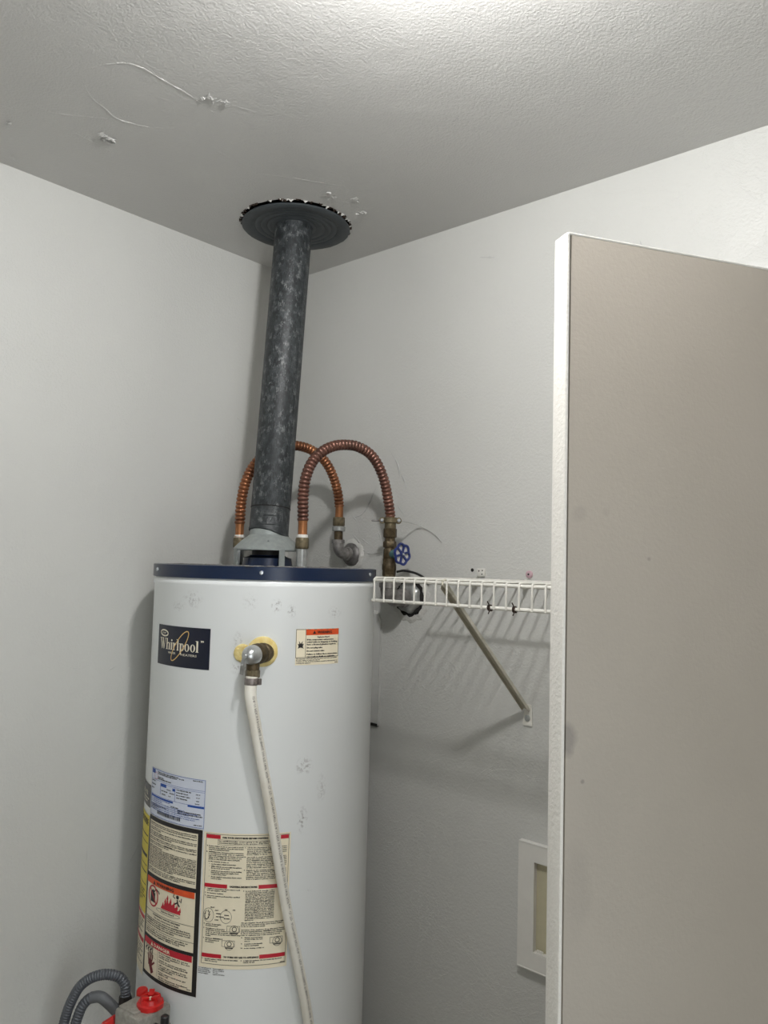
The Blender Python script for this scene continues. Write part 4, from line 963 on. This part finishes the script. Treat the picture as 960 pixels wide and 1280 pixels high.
# ------------------------------------------------------------------ discharge tube
TB = [(0.4895, -0.5115, 1.3410), (0.4905, -0.5140, 1.3220), (0.4934, -0.5164, 1.3068), (0.4991, -0.5074, 1.2563), (0.5070, -0.4923, 1.1768), (0.5128, -0.478, 1.1108), (0.5181, -0.4649, 1.0421), (0.5274, -0.4413, 0.9217), (0.5373, -0.4122, 0.8019), (0.5445, -0.3913, 0.7031), (0.556, -0.35, 0.48), (0.565, -0.32, 0.25), (0.57, -0.31, 0.02)]
dt = empty('discharge_tube', (0.57, -0.31, 0), 'off-white plastic drain tube hanging from the relief valve down the heater', 'tube')
P, _ = spline(TB, 0.012); n = len(P)
b = MB(); b.sweep(P, [0.0112 - 0.0014 * min(1, i / 20) for i in range(n)], 20); tb = b.build('tube', m_tube, dt, smooth=60)
# printed lettering running along the tube
b = MB(); vs, fs = glyphs('SDR-11 PEX 3/4 POTABLE TUBING 100 PSI 180F  NSF-pw  CL-TD  ASTM F876 F877 ' * 3, 1)
LT = 0.70; x1 = max(v[0] for v in vs); sc = LT / x1
PP, LL = spline(TB, 0.004)
def along(d):
    k = min(len(PP) - 2, int(d / LL * (len(PP) - 1))); t_ = d / LL * (len(PP) - 1) - k
    return PP[k].lerp(PP[k + 1], t_), (PP[k + 1] - PP[k]).normalized()
out_ = []
for x, y in vs:
    c, d = along(0.035 + x * sc); ri = Vector((0.754, 0.657, 0)); ri = (ri - d * ri.dot(d)).normalized(); tc_ = ri.cross(d).normalized()
    if tc_.dot(Vector((.657, -.754, 0))) < 0: tc_ = -tc_
    a = math.radians(40) - (y - 0.35) * 0.0062 / 0.0100
    out_.append(c + (ri * math.sin(a) + tc_ * math.cos(a)) * 0.0114 * (1 if x * sc < .12 else .985 if x * sc < .2 else .93))
b.add(out_, fs); b.build('printed_text', m_greyink, tb, smooth=0)
b = MB(); b.lathe([(0.0122, -.006), (0.0128, -.005), (0.0128, .006), (0.0122, .007)], (0.4898, -0.5125, 1.332), (0, 0, 1), 20); b.box(Vector((0.4898, -0.5125, 1.332)) + Vector((.754, .657, 0)) * .0145, (.006, .006, .011)); b.build('hose_clamp', m_clamp, dt)

# ------------------------------------------------------------------ gas control valve and conduits
def frame_mat(phi, o):
    d = Vector((math.cos(phi), math.sin(phi), 0)); s_ = Vector((-d.y, d.x, 0))
    return Matrix(((s_.x, d.x, 0), (s_.y, d.y, 0), (0, 0, 1))), Vector(o), d, s_
phi = TH0 + (-0.178) / RT
G3, Og, gd, gs = frame_mat(phi, (T.x + math.cos(phi) * (RT), T.y + math.sin(phi) * RT, 0.0))
def gp(s_, o_, z): return Og + gs * s_ + gd * o_ + Vector((0, 0, z))
gas = empty('gas_control', gp(0, 0, 0.60), 'cast gas control valve with red knobs low on the left of the heater', 'gas valve')
rotg = G3
b = MB(); b.box(gp(-0.004, 0.046, 0.680), (0.070, 0.074, 0.10), rotg); body = b.build('valve_body', m_cast, gas, bevel=.006, bseg=2)
b = MB(); b.cyl(gp(0, -.002, 0.67), gp(0, .012, 0.67), .024); b.build('tank_spud', m_brassnut, gas)
b = MB(); b.box(gp(-0.012, 0.046, 0.731), (0.045, 0.062, 0.004), rotg); b.build('top_plate', m_cast, body, bevel=.001)
kc = gp(0.008, 0.040, 0.730)
b = MB(); b.lathe([(0.0235, 0), (0.0235, .008), (0.0200, .010), (0.0185, .0165)], kc, n=28, capb=False, wob=lambda i, k: 1 + (.04 if i % 3 == 0 else 0)); b.lathe([(0.0185, .0165), (0.0145, .0162), (0.013, .012), (.001, .012)], kc, n=28, capa=False)
kn = b.build('control_knob', m_red, gas)
b = MB()
for q in (20, 140, 260):
    a_ = math.radians(q); b.bar(kc + Vector((math.cos(a_) * .005, math.sin(a_) * .005, .014)), kc + Vector((math.cos(a_) * .019, math.sin(a_) * .019, .018)), .009, .010)
b.build('grip_fin', m_red, kn, bevel=.001)
b = MB(); b.lathe([(.004, .0125), (.003, .016)], kc, n=8); b.build('index_mark', m_cream_paper, kn)
b = MB(); q = gp(-0.033, 0.026, 0.722); b.lathe([(0.0095, 0), (0.0105, .004), (0.0105, .018), (0.0090, .0205), (0.002, .021)], q, n=20); b.build('reset_button', m_red, gas)
b = MB(); q = gp(0.072, 0.060, 0.712); b.lathe([(0.015, -.01), (0.015, .008), (.011, .010), (0.0080, .011), (0.0074, .030), (0.005, .032)], q, n=16); b.box(gp(.050, .06, .704), (.04, .03, .014), rotg); b.build('igniter_button', m_black, gas)
b = MB(); b.cyl(gp(-0.040, 0.035, 0.66), gp(-0.075, 0.030, 0.66), .011); b.build('inlet_nipple', m_rust, gas)
b = MB(); b.sweep([gp(-.05, .07, .70), gp(-.064, .08, .69), gp(-.07, .085, .66), gp(-.072, .085, .6)], .009, 10); b.build('red_lead', m_red, gas)
b = MB(); b.cyl(gp(.02, .05, .63), gp(.02, .05, .52), .006); b.cyl(gp(.0, .05, .63), gp(.0, .05, .52), .004); b.build('burner_line', m_nipple, gas)
C1 = [(0.2274, -0.5785, 0.7050), (0.2272, -0.579, 0.7160), (0.2255, -0.5801, 0.7286), (0.2157, -0.5887, 0.7417), (0.1968, -0.6052, 0.7454), (0.1771, -0.6224, 0.7386), (0.1602, -0.6371, 0.7215), (0.1495, -0.6464, 0.6957), (0.1424, -0.6526, 0.6686), (0.1379, -0.6565, 0.6358), (0.1357, -0.6584, 0.5766), (.135, -.66, .40)]
C2 = [(0.217, -0.5894, 0.6784), (0.2035, -0.6011, 0.6941), (0.1914, -0.6117, 0.7041), (0.1786, -0.6228, 0.702), (0.1675, -0.6325, 0.6882), (0.1603, -0.6388, 0.6641), (0.1575, -0.6429, 0.6373), (0.1573, -0.6449, 0.5781), (.157, -.645, .40)]
ca = empty('gas_connector', C1[-1], 'grey corrugated flexible line arching high beside the gas valve, the upper of two', 'flexible line', 'grey corrugated lines')
b = MB(); corrugated(b, C1, 0.0100, 0.0052, 0.0016, 12); b.build('corrugated_tube', m_conduit, ca, smooth=60)
b = MB(); b.lathe([(.0115, 0), (.0125, .002), (.0125, .016), (.011, .020)], (0.2274, -0.5785, 0.688), n=8); b.lathe([(.0105, -.012), (.0105, 0)], (0.2274, -0.5785, 0.688), n=14); b.build('end_nut', m_blackiron, ca)
cb = empty('gas_connector', C2[-1], 'grey corrugated flexible line in a smooth sleeve, the lower of two', 'flexible line', 'grey corrugated lines')
b = MB(); corrugated(b, C2[2:], 0.0100, 0.0060, 0.0018, 12); b.build('corrugated_tube', m_conduit, cb, smooth=60)
b = MB(); P, _ = spline([(0.226, -0.582, 0.668)] + C2[:4], .004); b.sweep(P, 0.0104, 14); b.build('sleeve', m_conduit2, cb)
b = MB(); b.lathe([(.0112, 0), (.012, .003), (.011, .016)], (0.231, -0.578, 0.660), Vector((-.7, -.5, .55)), 10); b.build('end_nut', m_brassnut, cb)
